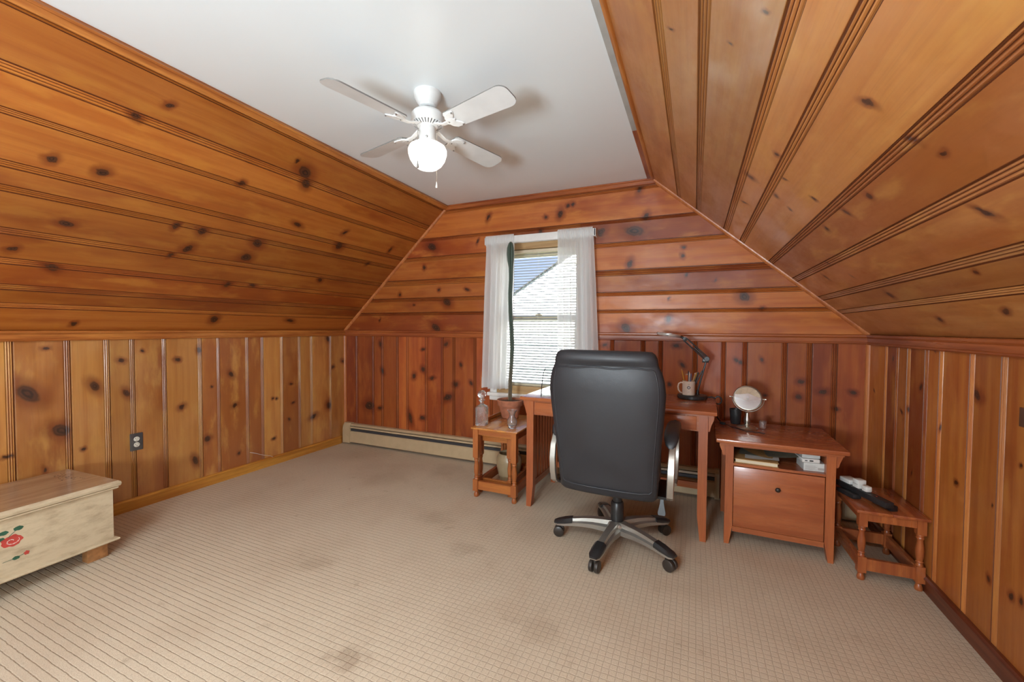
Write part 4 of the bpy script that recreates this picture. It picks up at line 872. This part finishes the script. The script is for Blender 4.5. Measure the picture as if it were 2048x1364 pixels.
def turned_table(root, hw, hd, H, tt, s, mt, ml, mr, blk_top, blk_lo, foot, over=0.018, apron=0.042, raised_end=False, seams=0):
    lx_, ly_ = hw-over-s, hd-over-s
    if seams:
        for i in range(seams):
            xa = -hw+2*hw*i/seams; xb = -hw+2*hw*(i+1)/seams; MB().box(xa, xb-0.0012, -hd, hd, H-tt, H, bev=0.002).build('top_plank', mt, root, 30)
    else: MB().box(-hw, hw, -hd, hd, H-tt, H, bev=0.003).build('table_top', mt, root, 30)
    leg0 = turned_leg(H-tt, s, blk_top, blk_lo, foot).build('leg', ml, root, 35, (-lx_, -ly_, 0))
    for (x, y) in ((lx_, -ly_), (-lx_, ly_), (lx_, ly_)):
        c_ = leg0.copy(); COL.objects.link(c_); c_.parent = root; c_.location = (x, y, 0)
    t2 = s*0.55; za, zb2 = H-tt-apron, H-tt; zc, zd = blk_lo[0]+0.012, blk_lo[1]-0.010
    for nm, z_0, z_1 in (('apron', za, zb2), ('stretcher', zc, zd)):
        for yy in (-ly_, ly_): MB().box(-lx_+s, lx_-s, yy-t2, yy+t2, z_0, z_1).build(nm, mr, root)
        for xx in (-lx_, lx_): MB().box(xx-t2, xx+t2, -ly_+s, ly_-s, z_0, z_1).build(nm, mt if mt != 'nest_y' else 'desk_y', root)
nt = thing('nesting_table', 'larger golden-topped nesting table holding the cactus pot and crystal', 'side table', (-1.317, 2.948, 0), 0, 'nesting tables with turned legs')
turned_table(nt, 0.186, 0.285, 0.520, 0.012, 0.0205, 'nest_y', 'nest_z', 'nest_x', 0.215, (0.045, 0.130), 0.045, over=0.012)
MB().box(-0.186, -0.176, -0.05, 0.285, 0.520, 0.545, bev=0.002).build('side_lip', 'nest_y', nt, 30)
ni = thing('nesting_table', 'smaller nesting table tucked under the larger one', 'side table', (-1.362, 2.985, 0), 0, 'nesting tables with turned legs')
turned_table(ni, 0.160, 0.235, 0.452, 0.012, 0.0180, 'nest_y', 'nest_z', 'nest_x', 0.150, (0.050, 0.120), 0.045, over=0.020)
stl = thing('stool', 'low reddish turned-leg stool in the right corner holding a power strip', 'stool', (0.895, 2.768, 0), radians(1.0))
turned_table(stl, 0.142, 0.205, 0.358, 0.014, 0.0175, 'stool_y', 'stool_z', 'stool_z', 0.070, (0.040, 0.120), 0.042, over=0.012, seams=2)

# ---- power strip and chargers on the stool
ZS = 0.3585
psr = thing('power_strip', 'long black power strip lying askew across the small stool', 'power strip', (0.842, 2.700, ZS+0.020), radians(-68))
# local x along the bar
MB().box(-0.20, 0.125, -0.022, 0.022, 0.0, 0.030, bev=0.004).build('body', 'blackpl', psr, 30)
MB().box(-0.15, -0.03, -0.055, -0.010, -0.0195, 0.004, bev=0.006).build('foot', 'blackpl', psr, 30)
MB().box(0.0, 0.115, 0.015, 0.050, -0.0195, 0.008, bev=0.004).build('cradle', 'blackm', psr, 30)
MB().lathe([(0, 0.030), (0.003, 0.030), (0.003, 0.032), (0, 0.032)], 8, T=TR(0.05, 0.0, 0)).build('indicator', 'red', psr)
for x in (-0.17, -0.10, -0.04):
    MB().box(x-0.012, x+0.012, -0.010, 0.010, 0.0298, 0.0308).build('socket', 'slot', psr)
def onstrip(x, y, z):
    T = Matrix.Translation(psr.location) @ Matrix.Rotation(psr.rotation_euler.z, 4, 'Z'); return T @ V((x, y, z))
def charger(lab, x, y, L, W_, H_, bv):
    p = onstrip(x, y, 0.0312); o = thing('charger', lab, 'charger', tuple(p), psr.rotation_euler.z, 'white chargers on the power strip')
    MB().box(-L/2, L/2, -W_/2, W_/2, 0, H_, bev=bv).build('body', 'paperw', o, 30); MB().box(-L/2+0.006, L/2-0.006, -W_/2-0.0006, -W_/2, H_*0.45, H_*0.5).build('seam', 'greyink', o); return o
charger('long flat white charger at the far end of the power strip', -0.140, 0.012, 0.075, 0.060, 0.026, 0.006)
charger('tallest white cube charger in the middle of the power strip', -0.066, 0.004, 0.042, 0.042, 0.046, 0.004)
charger('smallest rounded white charger nearest the front of the power strip', -0.012, 0.0, 0.034, 0.032, 0.030, 0.007)

# ---- cactus in terracotta pot
cx_, cy_ = -1.386, 3.115; ZT = 0.5205
pot = thing('flower_pot', 'terracotta pot of dry soil on the golden side table', 'flower pot', (cx_, cy_, ZT))
MB().lathe([(0.0, 0.0), (0.068, 0.0), (0.070, 0.004), (0.092, 0.098), (0.104, 0.099), (0.110, 0.142), (0.107, 0.146), (0.100, 0.146), (0.096, 0.120), (0.0, 0.120)], 40, cap=False).build('pot', 'terra', pot, 35)
MB().lathe([(0.0, 0.132), (0.05, 0.131), (0.097, 0.127)], 30, cap=False).build('soil', 'soil', pot, 60)
cg_ = MB(); secs = []; NS = 10
pathc = [(0.0, 0.000, 0.016), (-0.002, 0.06, 0.016), (0.0, 0.18, 0.0155), (0.010, 0.32, 0.0155), (0.016, 0.45, 0.017), (0.010, 0.60, 0.018), (-0.002, 0.75, 0.0175), (-0.006, 0.90, 0.0165), (0.000, 1.02, 0.017), (0.0, 1.11, 0.019), (-0.004, 1.17, 0.027), (-0.006, 1.22, 0.030), (-0.005, 1.27, 0.028), (-0.003, 1.305, 0.018), (-0.003, 1.322, 0.004)]
for (dx, z, r) in pathc:
    ring = []
    for k in range(NS*2):
        a = 2*pi*k/(NS*2); q = r*(1.0 if k % 2 == 0 else 0.74); ring.append(V((dx+q*cos(a), q*sin(a), z)))
    secs.append(ring)
cac = tag(cg_.loft(secs).build('cactus', 'cactus', None, 50, (cx_, cy_, ZT+0.118)), 'very tall thin green columnar cactus growing up in front of the window', 'cactus')
sp2 = MB()
for i in range(1, len(pathc)-1):
    (d0, z0_, r0_), (d1, z1_, r1_) = pathc[i], pathc[i+1]
    for q in range(5):
        t_ = q/5; dx = d0+(d1-d0)*t_; z = z0_+(z1_-z0_)*t_; r = r0_+(r1_-r0_)*t_
        for k in range(0, NS*2, 2):
            a = 2*pi*k/(NS*2); e = V((dx+r*cos(a), r*sin(a), z)); o_ = V((cos(a), sin(a), 0.2)); b0 = len(sp2.v); tn = V((-sin(a), cos(a), 0))*0.0009
            sp2.v += [tuple(e+tn), tuple(e-tn), tuple(e+V((0, 0, 0.0016))), tuple(e+o_*0.006)]; sp2.face((b0, b0+1, b0+3)); sp2.face((b0+1, b0+2, b0+3)); sp2.face((b0+2, b0, b0+3))
tag(sp2.build('spines', 'paperg', cac), kind='stuff')

# ---- crystal decanter and vase
dc = thing('decanter', 'square cut crystal decanter with ball stopper on the table corner', 'decanter', (-1.466, 2.768, ZT), radians(12))
m = MB(); NQ = 32
def sqring(r, z, p=6.0, flute=0.0):
    R_ = []
    for k in range(NQ*2):
        a = 2*pi*k/(NQ*2); c0, s0 = cos(a), sin(a); q = r/((abs(c0)**p+abs(s0)**p)**(1/p)); q *= 1-(flute if k % 2 else 0); R_.append(V((q*c0, q*s0, z)))
    return R_
m.loft([sqring(0.040, 0.0), sqring(0.043, 0.003), sqring(0.043, 0.010), sqring(0.043, 0.014, 6, 0.05), sqring(0.043, 0.070, 6, 0.05), sqring(0.044, 0.076, 6), sqring(0.044, 0.084, 6, 0.04), sqring(0.044, 0.098, 6, 0.0), sqring(0.044, 0.112, 6, 0.04), sqring(0.044, 0.128, 6), sqring(0.040, 0.142, 5), sqring(0.026, 0.152, 3), sqring(0.016, 0.158, 2), sqring(0.0135, 0.172, 2), sqring(0.020, 0.184, 2), sqring(0.026, 0.188, 2), sqring(0.026, 0.191, 2)])
m.build('bottle', 'crystal', dc, 25)
cu = MB()
for f_ in range(4):
    T = Matrix.Rotation(f_*pi/2, 4, 'Z')
    for i in range(4):
        for sgn in (1, -1): cu.tube([T @ V((-0.030+i*0.015-sgn*0.010, -0.0442, 0.084)), T @ V((-0.030+i*0.015+sgn*0.014, -0.0442, 0.134))], 0.0012, 4)
cu.build('cut_pattern', 'crystal', dc)
MB().lathe([(0.0, 0.1925), (0.009, 0.1925), (0.011, 0.199), (0.024, 0.208), (0.031, 0.220), (0.033, 0.232), (0.031, 0.244), (0.022, 0.256), (0.010, 0.263), (0, 0.264)], 14, cap=False).build('stopper', 'crystal', dc, 5)
vz = thing('vase', 'small waisted clear crystal vase beside the cactus pot', 'vase', (-1.214, 2.766, ZT))
MB().lathe([(0.0, 0.0), (0.026, 0.0), (0.030, 0.004), (0.026, 0.010), (0.036, 0.030), (0.038, 0.048), (0.034, 0.068), (0.022, 0.086), (0.020, 0.098), (0.028, 0.118), (0.038, 0.134), (0.036, 0.135), (0.025, 0.118), (0.016, 0.098), (0.018, 0.086), (0.029, 0.068), (0.032, 0.048), (0.029, 0.030), (0.0, 0.016)], 28, cap=False).build('glass', 'crystal', vz, 30)
jg = thing('stoneware_jug', 'olive stoneware crock standing on the carpet under the nesting tables', 'jug', (-1.350, 3.02, 0))
MB().lathe([(0.0, 0.0), (0.062, 0.0), (0.066, 0.006), (0.082, 0.070), (0.098, 0.140), (0.103, 0.185), (0.098, 0.220), (0.085, 0.242), (0.084, 0.252), (0.079, 0.254), (0.076, 0.240), (0.088, 0.215), (0.092, 0.185), (0.086, 0.14), (0.06, 0.02), (0, 0.012)], 40, cap=False).build('jug', 'jug', jg, 40)

# ---- things on the desk: glass stand, magnifier lamp, mug, pencils
ZD = 0.7755
gs = thing('picture_frame', 'thin clear curved frame standing on the left end of the desk', 'picture frame', (-0.962, 2.790, ZD), radians(78))
P = [(0, 0.0), (0.004, 0.06), (0.010, 0.12), (0.020, 0.17), (0.034, 0.205)]
MB().strap([(0, -y, z) for y, z in P], (1, 0, 0), 0.13, 0.003).build('pane', 'glass', gs, 40)
for xx in (-0.067, 0.067): MB().tube([(xx, -y, z+0.002) for y, z in P], 0.0030, 6).build('edge', 'blackm', gs, 50)
MB().box(-0.068, 0.068, -0.03, 0.03, 0.0, 0.003).build('base', 'glass', gs)

M_['lampsilver'] = plain('polished lamp rim', (0.62, 0.63, 0.63), 0.25, 0.6)
ml = thing('magnifier_lamp', 'black magnifier desk lamp with ring head on a round base', 'desk lamp', (-0.009, 3.125, ZD))
MB().lathe([(0.0, 0.0), (0.093, 0.0), (0.096, 0.004), (0.096, 0.020), (0.092, 0.025), (0.0, 0.026)], 44, cap=False).build('base', 'blackpl', ml, 35)
J0 = V((0.035, 0.03, 0.026)); J1 = V((0.088, 0.02, 0.275)); J2 = V((-0.052, 0.012, 0.408)); HC = V((-0.158, 0.005, 0.438))
MB().tube([J0-V((0, 0, 0.001)), J0+V((0, 0, 0.03))], 0.010, 12).build('swivel', 'blackm', ml, 40)
m = MB()
for dy in (-0.010, 0.010): m.tube([J0+V((0, dy, 0.02)), J1+V((0, dy, 0))], 0.0050, 8)
m.build('lower_arm', 'blackm', ml, 40)
m = MB(); nd = (J2-J1).normalized(); pp = V((nd.z, 0, -nd.x))
for o_ in (-0.012, 0.012): m.strap([J1+pp*o_, J2+pp*o_], (0, 1, 0), 0.020, 0.0085)
m.tube([J1+nd*0.02, J1+nd*0.11], 0.0065, 8)
m.build('upper_arm', 'blackm', ml, 40)
MB().lathe([(0, -0.018), (0.016, -0.018), (0.018, -0.014), (0.018, 0.014), (0.016, 0.018), (0, 0.018)], 20, T=TR(*J1, rx=pi/2), cap=False).box(-0.028, 0.012, -0.014, 0.014, -0.026, 0.000, T=TR(*J1), bev=0.003).build('elbow', 'blackm', ml, 35)
MB().lathe([(0, -0.014), (0.014, -0.014), (0.015, 0.012), (0, 0.014)], 16, T=TR(*J2, rx=pi/2), cap=False).build('head_joint', 'blackm', ml, 35)
HT = Matrix.Translation(HC) @ Matrix.Rotation(radians(8), 4, 'Y')
MB().lathe([(0.058, -0.010), (0.078, -0.010), (0.082, -0.004), (0.082, 0.006), (0.078, 0.010), (0.058, 0.010), (0.056, 0.0), (0.058, -0.010)], 44, T=HT, cap=False).build('ring_head', 'lampsilver', ml, 40)
MB().lathe([(0.0, -0.0025), (0.030, -0.002), (0.057, 0.0), (0.030, 0.002), (0.0, 0.0025)], 36, T=HT, cap=False).build('magnifying_lens', 'glass', ml, 60)
MB().tube([HT @ V((0.078, 0, 0)), J2], [0.008, 0.011], 8).build('head_stem', 'blackm', ml, 40)

mg = thing('mug', 'white mug with a round dark emblem, holding pens on the lamp base', 'mug', (-0.032, 3.088, ZD+0.0265), radians(200))
MB().lathe([(0.0, 0.0), (0.037, 0.0), (0.040, 0.003), (0.041, 0.095), (0.0395, 0.097), (0.037, 0.095), (0.036, 0.008), (0.0, 0.008)], 36, cap=False).build('cup', 'mugw', mg, 35)
MB().tube([(0.039, 0, 0.082), (0.052, 0, 0.086), (0.066, 0, 0.078), (0.071, 0, 0.058), (0.068, 0, 0.036), (0.056, 0, 0.018), (0.040, 0, 0.014)], 0.0052, 8).build('handle', 'mugw', mg, 50)
def onmug(a, z, r=0.0414): return V((r*cos(a), r*sin(a), z))
fa = radians(72)
em = MB(); n = 20; RR = 0.0105
b0 = 0; pts = [onmug(fa+RR*cos(2*pi*k/n)/0.041, 0.055+RR*sin(2*pi*k/n), 0.0416) for k in range(n)]; em.v = [tuple(p) for p in pts]; em.face(list(range(n)))
em2 = [onmug(fa+0.0125*x/0.041, 0.055+0.0125*y, 0.0415) for x, y in ((0, 1), (1, 0), (0, -1), (-1, 0))]; em.v += [tuple(p) for p in em2]; em.face((n, n+1, n+2, n+3))
em.build('emblem', 'ink', mg)
em = MB(); pts = [onmug(fa+0.0065*cos(2*pi*k/n)/0.041, 0.055+0.0065*sin(2*pi*k/n), 0.0419) for k in range(n)]; em.v = [tuple(p) for p in pts]; em.face(list(range(n))); em.build('emblem_centre', 'boxg', mg)
em = MB()
for zz, wq in ((0.078, 0.30), (0.074, 0.20), (0.028, 0.22), (0.022, 0.30)):
    a0, a1 = fa-wq/2, fa+wq/2
    k = 6; b0 = len(em.v)
    for i in range(k+1): a = a0+(a1-a0)*i/k; em.v += [tuple(onmug(a, zz, 0.0415)), tuple(onmug(a, zz+0.0016, 0.0415))]
    for i in range(k): em.face((b0+2*i, b0+2*i+2, b0+2*i+3, b0+2*i+1))
em.build('faded_lettering', 'greyink', mg)
mx_, my_, mz_ = -0.032, 3.088, ZD+0.0265
M_['orange'] = plain('orange pen plastic', (0.65, 0.16, 0.03), 0.35); M_['bluepl'] = plain('blue pen plastic', (0.10, 0.16, 0.35), 0.3); M_['tanw'] = plain('bare wood brush handle', (0.55, 0.36, 0.18), 0.5)
def pencil(nm, lab, cat, dx, dy, lx__, ly__, L, r, mat, tip=None):
    b_ = V((mx_+dx*0.4, my_+dy*0.4, mz_+0.009)); d_ = V((lx__, ly__, 1)).normalized(); e = b_+d_*L
    o = thing(nm, lab, cat, tuple(b_), 0, 'pens and pencils in the mug')
    MB().tube([V((0, 0, 0))+d_*0.004, d_*L*0.93], r, 7).build('barrel', mat, o, 50); MB().tube([d_*L*0.93, d_*L], [r, r*0.35], 7).build('tip', tip or mat, o, 50)
pencil('pencil', 'tall yellow pencil leaning left in the mug', 'pencil', -0.03, 0, -0.20, 0.0, 0.175, 0.0034, 'yellow', 'tanw')
pencil('pencil', 'short orange pencil at the left of the mug', 'pencil', -0.02, 0.015, -0.10, 0.05, 0.135, 0.0034, 'orange', 'tanw')
pencil('pencil', 'second orange pencil, upright near the middle of the mug', 'pencil', -0.01, -0.02, -0.05, -0.05, 0.140, 0.0036, 'orange', 'mugw')
pencil('pen', 'dark pen standing upright at the back of the mug', 'pen', 0.0, 0.025, -0.02, 0.10, 0.158, 0.0038, 'ink')
pencil('pen', 'pale grey pen in the middle of the mug', 'pen', 0.0, -0.01, 0.03, 0.0, 0.150, 0.0042, 'boxg', 'silver')
pencil('pen', 'blue pen among the pens of the mug', 'pen', 0.01, 0.01, 0.08, 0.03, 0.140, 0.0038, 'bluepl')
pencil('brush', 'bare wooden brush handle leaning right in the mug', 'brush', 0.02, -0.01, 0.22, -0.02, 0.150, 0.0038, 'tanw', 'mugw')
pencil('pencil', 'yellow pencil leaning right beside the black pens', 'pencil', 0.02, 0.015, 0.28, 0.04, 0.155, 0.0034, 'yellow', 'tanw')
pencil('pen', 'thick black marker leaning right in the mug', 'pen', 0.025, 0.0, 0.34, 0.03, 0.160, 0.0058, 'blackpl')
pencil('pen', 'longest black pen leaning out of the right of the mug', 'pen', 0.03, 0.01, 0.44, 0.0, 0.180, 0.0045, 'blackpl')

# ---- on the cabinet: mirror, cup, cable
ZC = CH+0.0005
mr_ = thing('vanity_mirror', 'round nickel vanity mirror on a pedestal, standing on the cabinet', 'mirror', (0.318, 3.035, ZC), radians(-13))
MB().lathe([(0.0, 0.0), (0.060, 0.0), (0.062, 0.004), (0.056, 0.010), (0.034, 0.017), (0.018, 0.022), (0.014, 0.030), (0.018, 0.040), (0.018, 0.060), (0.012, 0.080), (0.010, 0.100), (0.0, 0.101)], 36, cap=False).build('pedestal', 'brushed', mr_, 40)
RM = 0.084; ZM = 0.196
yk = MB().tube([(RM*1.08*cos(a), 0.014, ZM+RM*1.08*sin(a)) for a in [radians(178+184*k/24) for k in range(25)]], 0.0032, 7)
yk.build('yoke', 'brushed', mr_, 50)
MT = Matrix.Translation((0, 0, ZM)) @ Matrix.Rotation(radians(10), 4, 'X') @ Matrix.Rotation(pi/2, 4, 'X')
MB().lathe([(0.074, 0.005), (0.080, 0.006), (0.083, 0.0), (0.080, -0.008), (0.0, -0.012)], 48, T=MT, cap=False).build('bezel', 'brushed', mr_, 40)
MB().lathe([(0.0, 0.0025), (0.040, 0.0030), (0.0745, 0.0050)], 48, T=MT, cap=False).build('mirror_glass', 'mirror', mr_, 60)
for sx in (-1, 1): MB().tube([(sx*0.082, 0.0, ZM), (sx*0.098, 0.0, ZM)], 0.0030, 8).lathe([(0, -0.004), (0.005, -0.003), (0.005, 0.003), (0, 0.004)], 10, T=TR(sx*0.100, 0, ZM, ry=pi/2), cap=False).build('pivot', 'brushed', mr_, 40)
bc = thing('cup', 'black tapered cup behind the mirror', 'cup', (0.262, 3.155, ZC))
MB().lathe([(0.0, 0.0), (0.028, 0.0), (0.030, 0.003), (0.038, 0.100), (0.036, 0.101), (0.033, 0.096), (0.027, 0.008), (0.0, 0.008)], 30, cap=False).build('cup', 'blackpl', bc, 35)
sg = thing('glass', 'tiny clear glass beside the mirror foot', 'glass', (0.412, 3.085, ZC))
MB().lathe([(0.0, 0.0), (0.016, 0.0), (0.019, 0.004), (0.022, 0.045), (0.020, 0.045), (0.017, 0.008), (0.0, 0.006)], 22, cap=False).build('glass', 'crystal', sg, 35)
cb_ = thing('usb_cable', 'black cable looping off the desk and across the cabinet top', 'cable', (0, 0, 0))
lp = [V((0.156+0.021*sin(a), 3.175, 0.765+0.026*cos(a))) for a in [radians(-60+300*k/14) for k in range(15)]]
pts = [V((0.085, 3.17, ZD+0.006)), V((0.118, 3.172, ZD+0.010))] + lp + [V((0.148, 3.176, 0.70)), V((0.150, 3.15, 0.655)), V((0.165, 3.11, ZC+0.018))]
MB().tube(pts, 0.0052, 8).build('cord', 'blackm', cb_, 60)
MB().box(-0.013, 0.020, -0.011, 0.011, 0, 0.018, T=TR(0.178, 3.085, ZC+0.001, rz=radians(-40)), bev=0.004).build('plug', 'blackpl', cb_, 30)
MB().tube([(0.193, 3.070, ZC+0.008), (0.24, 3.00, ZC+0.004), (0.30, 2.935, ZC+0.003), (0.37, 2.925, ZC+0.003), (0.40, 2.905, ZC+0.003)], 0.0022, 6).build('cord', 'blackm', cb_, 60)

# ---- office chair
oc = thing('office_chair', 'black leather high-back office chair on a silver five-star base', 'office chair', (-0.395, 2.43, 0), radians(-1))
UO = -0.020
def sup(hw, ht, cy__, z, n=36, p=3.8, bow=0.0, tilt=0.0):
    R_ = []
    for k in range(n):
        a = 2*pi*k/n; c0, s0 = cos(a), sin(a); x = hw*math.copysign(abs(c0)**(2/p), c0); y = ht*math.copysign(abs(s0)**(2/p), s0)
        R_.append(V((UO+x, cy__+y-bow*(1-(x/max(hw, 1e-4))**2), z+tilt*y)))
    return R_
ZSH = -0.012
BK = [(0.362, 0.205, 0.012, -0.190), (0.365, 0.242, 0.034, -0.190), (0.382, 0.257, 0.048, -0.192), (0.44, 0.262, 0.052, -0.198), (0.56, 0.268, 0.058, -0.214), (0.68, 0.278, 0.060, -0.234), (0.78, 0.287, 0.060, -0.250), (0.86, 0.294, 0.058, -0.262), (0.93, 0.298, 0.056, -0.274), (0.99, 0.292, 0.052, -0.284), (1.035, 0.280, 0.046, -0.290), (1.062, 0.268, 0.040, -0.294), (1.070, 0.264, 0.041, -0.295), (1.085, 0.262, 0.050, -0.298), (1.105, 0.258, 0.052, -0.300), (1.125, 0.250, 0.044, -0.302), (1.138, 0.235, 0.028, -0.303), (1.142, 0.19, 0.010, -0.303)]
bk = MB().loft([sup(hw, ht, cy__, z, bow=0.012) for z, hw, ht, cy__ in BK]).build('backrest', 'leather', oc, 60)
# front headrest / lumbar pillows (face the desk)
MB().loft([sup(hw, ht, cy__, z, n=28) for z, hw, ht, cy__ in ((0.90, 0.20, 0.01, -0.222), (0.93, 0.25, 0.03, -0.222), (1.00, 0.262, 0.038, -0.238), (1.07, 0.25, 0.03, -0.255), (1.10, 0.20, 0.01, -0.265))]).build('headrest', 'leather', oc, 60)
# piping round the rear panel
def rear(u, z):
    for i in range(len(BK)-1):
        if BK[i][0] <= z <= BK[i+1][0]:
            t_ = (z-BK[i][0])/(BK[i+1][0]-BK[i][0]); hw, ht, cy__ = [BK[i][j]+(BK[i+1][j]-BK[i][j])*t_ for j in (1, 2, 3)]; break
    q = min(1, abs(u)); p = 3.2; s0 = (1-q**p)**(1/p)
    return V((UO+u*hw, cy__-ht*s0-0.012*(1-u*u)-0.001, z))
pl = []
zz = [0.425, 0.47, 0.56, 0.68, 0.80, 0.90, 0.97, 1.02, 1.045]
for z in zz: pl.append(rear(0.90, z))
for u in (0.86, 0.80): pl.append(rear(u, 1.052))
for i in range(15): pl.append(rear(0.72-1.44*i/14, 1.056+0.004*sin(i*0.9)))
for u in (-0.80, -0.86): pl.append(rear(u, 1.052))
for z in zz[::-1]: pl.append(rear(-0.90, z))
for u in (-0.86, -0.78): pl.append(rear(u, 0.412))
for i in range(13): pl.append(rear(-0.70+1.40*i/12, 0.408))
for u in (0.78, 0.86): pl.append(rear(u, 0.412))
MB().tube(pl, 0.0045, 8, closed=True).build('piping', 'leather', bk, 60)
for sg_ in (-1, 1):
    P2 = []
    for z in [0.42+0.62*i/24 for i in range(25)]:
        q = rear(0.985*sg_, z); P2.append(q+V((0.001*sg_, 0.012, 0)))
    MB().tube(P2, 0.0040, 8).build('piping', 'leather', bk, 60)
MB().loft([[V((UO+x, y, z)) for x, y in ((-hw, -0.20), (hw, -0.20), (hw+0.01, 0.0), (hw-0.02, 0.27), (hw-0.09, 0.31), (-hw+0.09, 0.31), (-hw+0.02, 0.27), (-hw-0.01, 0.0))] for hw, z in ((0.22, 0.405), (0.245, 0.420), (0.248, 0.470), (0.24, 0.495), (0.20, 0.505))]).build('seat', 'leather', oc, 60)
MB().box(UO-0.11, UO+0.11, -0.13, 0.13, 0.355, 0.405, bev=0.008).build('tilt_mechanism', 'blackm', oc, 30)
MB().lathe([(0, 0.118), (0.033, 0.118), (0.037, 0.124), (0.036, 0.245), (0.031, 0.252), (0.026, 0.253), (0.026, 0.36), (0, 0.36)], 28, cap=False).build('gas_cylinder', 'blackpl', oc, 35)
MB().tube([(0.10, -0.02, 0.372), (0.20, -0.04, 0.365), (0.250, -0.06, 0.335)], 0.006, 8).loft([[V((0.250+x*w_, -0.060+y*0.009-(0.335-z)*0.2, z)) for x, y in ((-1, -1), (1, -1), (1, 1), (-1, 1))] for w_, z in ((0.008, 0.340), (0.009, 0.315), (0.015, 0.285), (0.020, 0.262), (0.017, 0.250))]).build('tilt_lever', 'blackpl', oc, 40)
for s_ in (-1, 1):
    ax_ = -0.013+s_*0.308
    arm_path = [(-0.160, 0.378), (-0.192, 0.398), (-0.206, 0.45), (-0.208, 0.52), (-0.190, 0.590), (-0.150, 0.640), (-0.09, 0.664), (0.0, 0.672), (0.09, 0.675), (0.17, 0.668), (0.218, 0.640), (0.232, 0.580), (0.225, 0.50), (0.195, 0.42), (0.155, 0.372), (0.10, 0.362)]
    n = len(arm_path); wds = [0.036, 0.036, 0.036, 0.036, 0.034, 0.032, 0.032, 0.032, 0.032, 0.032, 0.034, 0.036, 0.038, 0.040, 0.040, 0.040]
    fr = MB().strap([(ax_+s_*0.01*sin(i/(n-1)*pi), y, z) for i, (y, z) in enumerate(arm_path)], (1, 0, 0), wds, 0.020).build('armrest', 'silver', oc, 40)
    MB().box(min(ax_, ax_-s_*0.09), max(ax_, ax_-s_*0.09), -0.15, 0.12, 0.362, 0.376).build('arm_mount', 'blackm', fr)
    secs = []
    for y, w_, h_, z in ((-0.165, 0.010, 0.006, 0.640), (-0.155, 0.026, 0.013, 0.655), (-0.130, 0.035, 0.018, 0.675), (-0.08, 0.039, 0.021, 0.692), (0.0, 0.038, 0.022, 0.700), (0.09, 0.038, 0.022, 0.702), (0.17, 0.034, 0.020, 0.698), (0.208, 0.026, 0.014, 0.690), (0.22, 0.010, 0.006, 0.684)):
        secs.append([V((ax_+w_*math.copysign(abs(cos(a))**0.75, cos(a)), y, z+h_*math.copysign(abs(sin(a))**0.75, sin(a)))) for a in [2*pi*k/20 for k in range(20)]])
    MB().loft(secs).build('arm_pad', 'leather', fr, 60)
hub = MB().lathe([(0, 0.072), (0.040, 0.072), (0.056, 0.085), (0.060, 0.118), (0.050, 0.136), (0.036, 0.142), (0, 0.142)], 30, cap=False).build('hub', 'silver', oc, 40)
def base_arm():
    secs = []
    for r, hw, zt_, zb_ in ((0.030, 0.042, 0.142, 0.080), (0.08, 0.038, 0.141, 0.080), (0.14, 0.034, 0.138, 0.086), (0.20, 0.032, 0.131, 0.086), (0.26, 0.031, 0.120, 0.082), (0.31, 0.030, 0.106, 0.075), (0.345, 0.027, 0.094, 0.072), (0.362, 0.016, 0.085, 0.073)):
        secs.append([V((r, y*hw, z)) for y, z in ((-1, zb_), (1, zb_), (1.0, zb_+(zt_-zb_)*0.45), (0.62, zb_+(zt_-zb_)*0.62), (0.52, zt_), (-0.52, zt_), (-0.62, zb_+(zt_-zb_)*0.62), (-1.0, zb_+(zt_-zb_)*0.45))])
    return MB().loft(secs)
a0 = base_arm().build('base_arm', 'silver', oc, 35)
secs = []
for r, hw, zt_, zb_ in ((0.258, 0.0310, 0.124, 0.098), (0.30, 0.0325, 0.115, 0.090), (0.345, 0.0295, 0.101, 0.083), (0.368, 0.018, 0.091, 0.081)):
    secs.append([V((r, y*hw, z)) for y, z in ((-1, zb_), (1, zb_), (1.0, zb_+(zt_-zb_)*0.55), (0.6, zt_), (-0.6, zt_), (-1.0, zb_+(zt_-zb_)*0.55))])
MB().loft(secs).build('end_cap', 'blackpl', a0, 35)
MB().tube([(0.332, 0, 0.082), (0.332, 0, 0.050)], 0.009, 10).box(0.312, 0.345, -0.006, 0.006, 0.030, 0.060, bev=0.003).build('caster_stem', 'rubber', a0, 30)
for yy in (-0.0155, 0.0155):
    MB().lathe([(0, -0.012), (0.022, -0.012), (0.0305, -0.008), (0.0315, 0.0), (0.0305, 0.008), (0.022, 0.012), (0, 0.012)], 26, T=TR(0.340, yy, 0.0315, rx=pi/2), cap=False).build('caster_wheel', 'rubber', a0, 35)
for i, dg_ in enumerate((-99.5, -28.5, 43.5, 115.5, 187.5)):
    o = a0 if i == 0 else copy_tree(a0, oc)
    o.rotation_euler.z = radians(dg_+1)
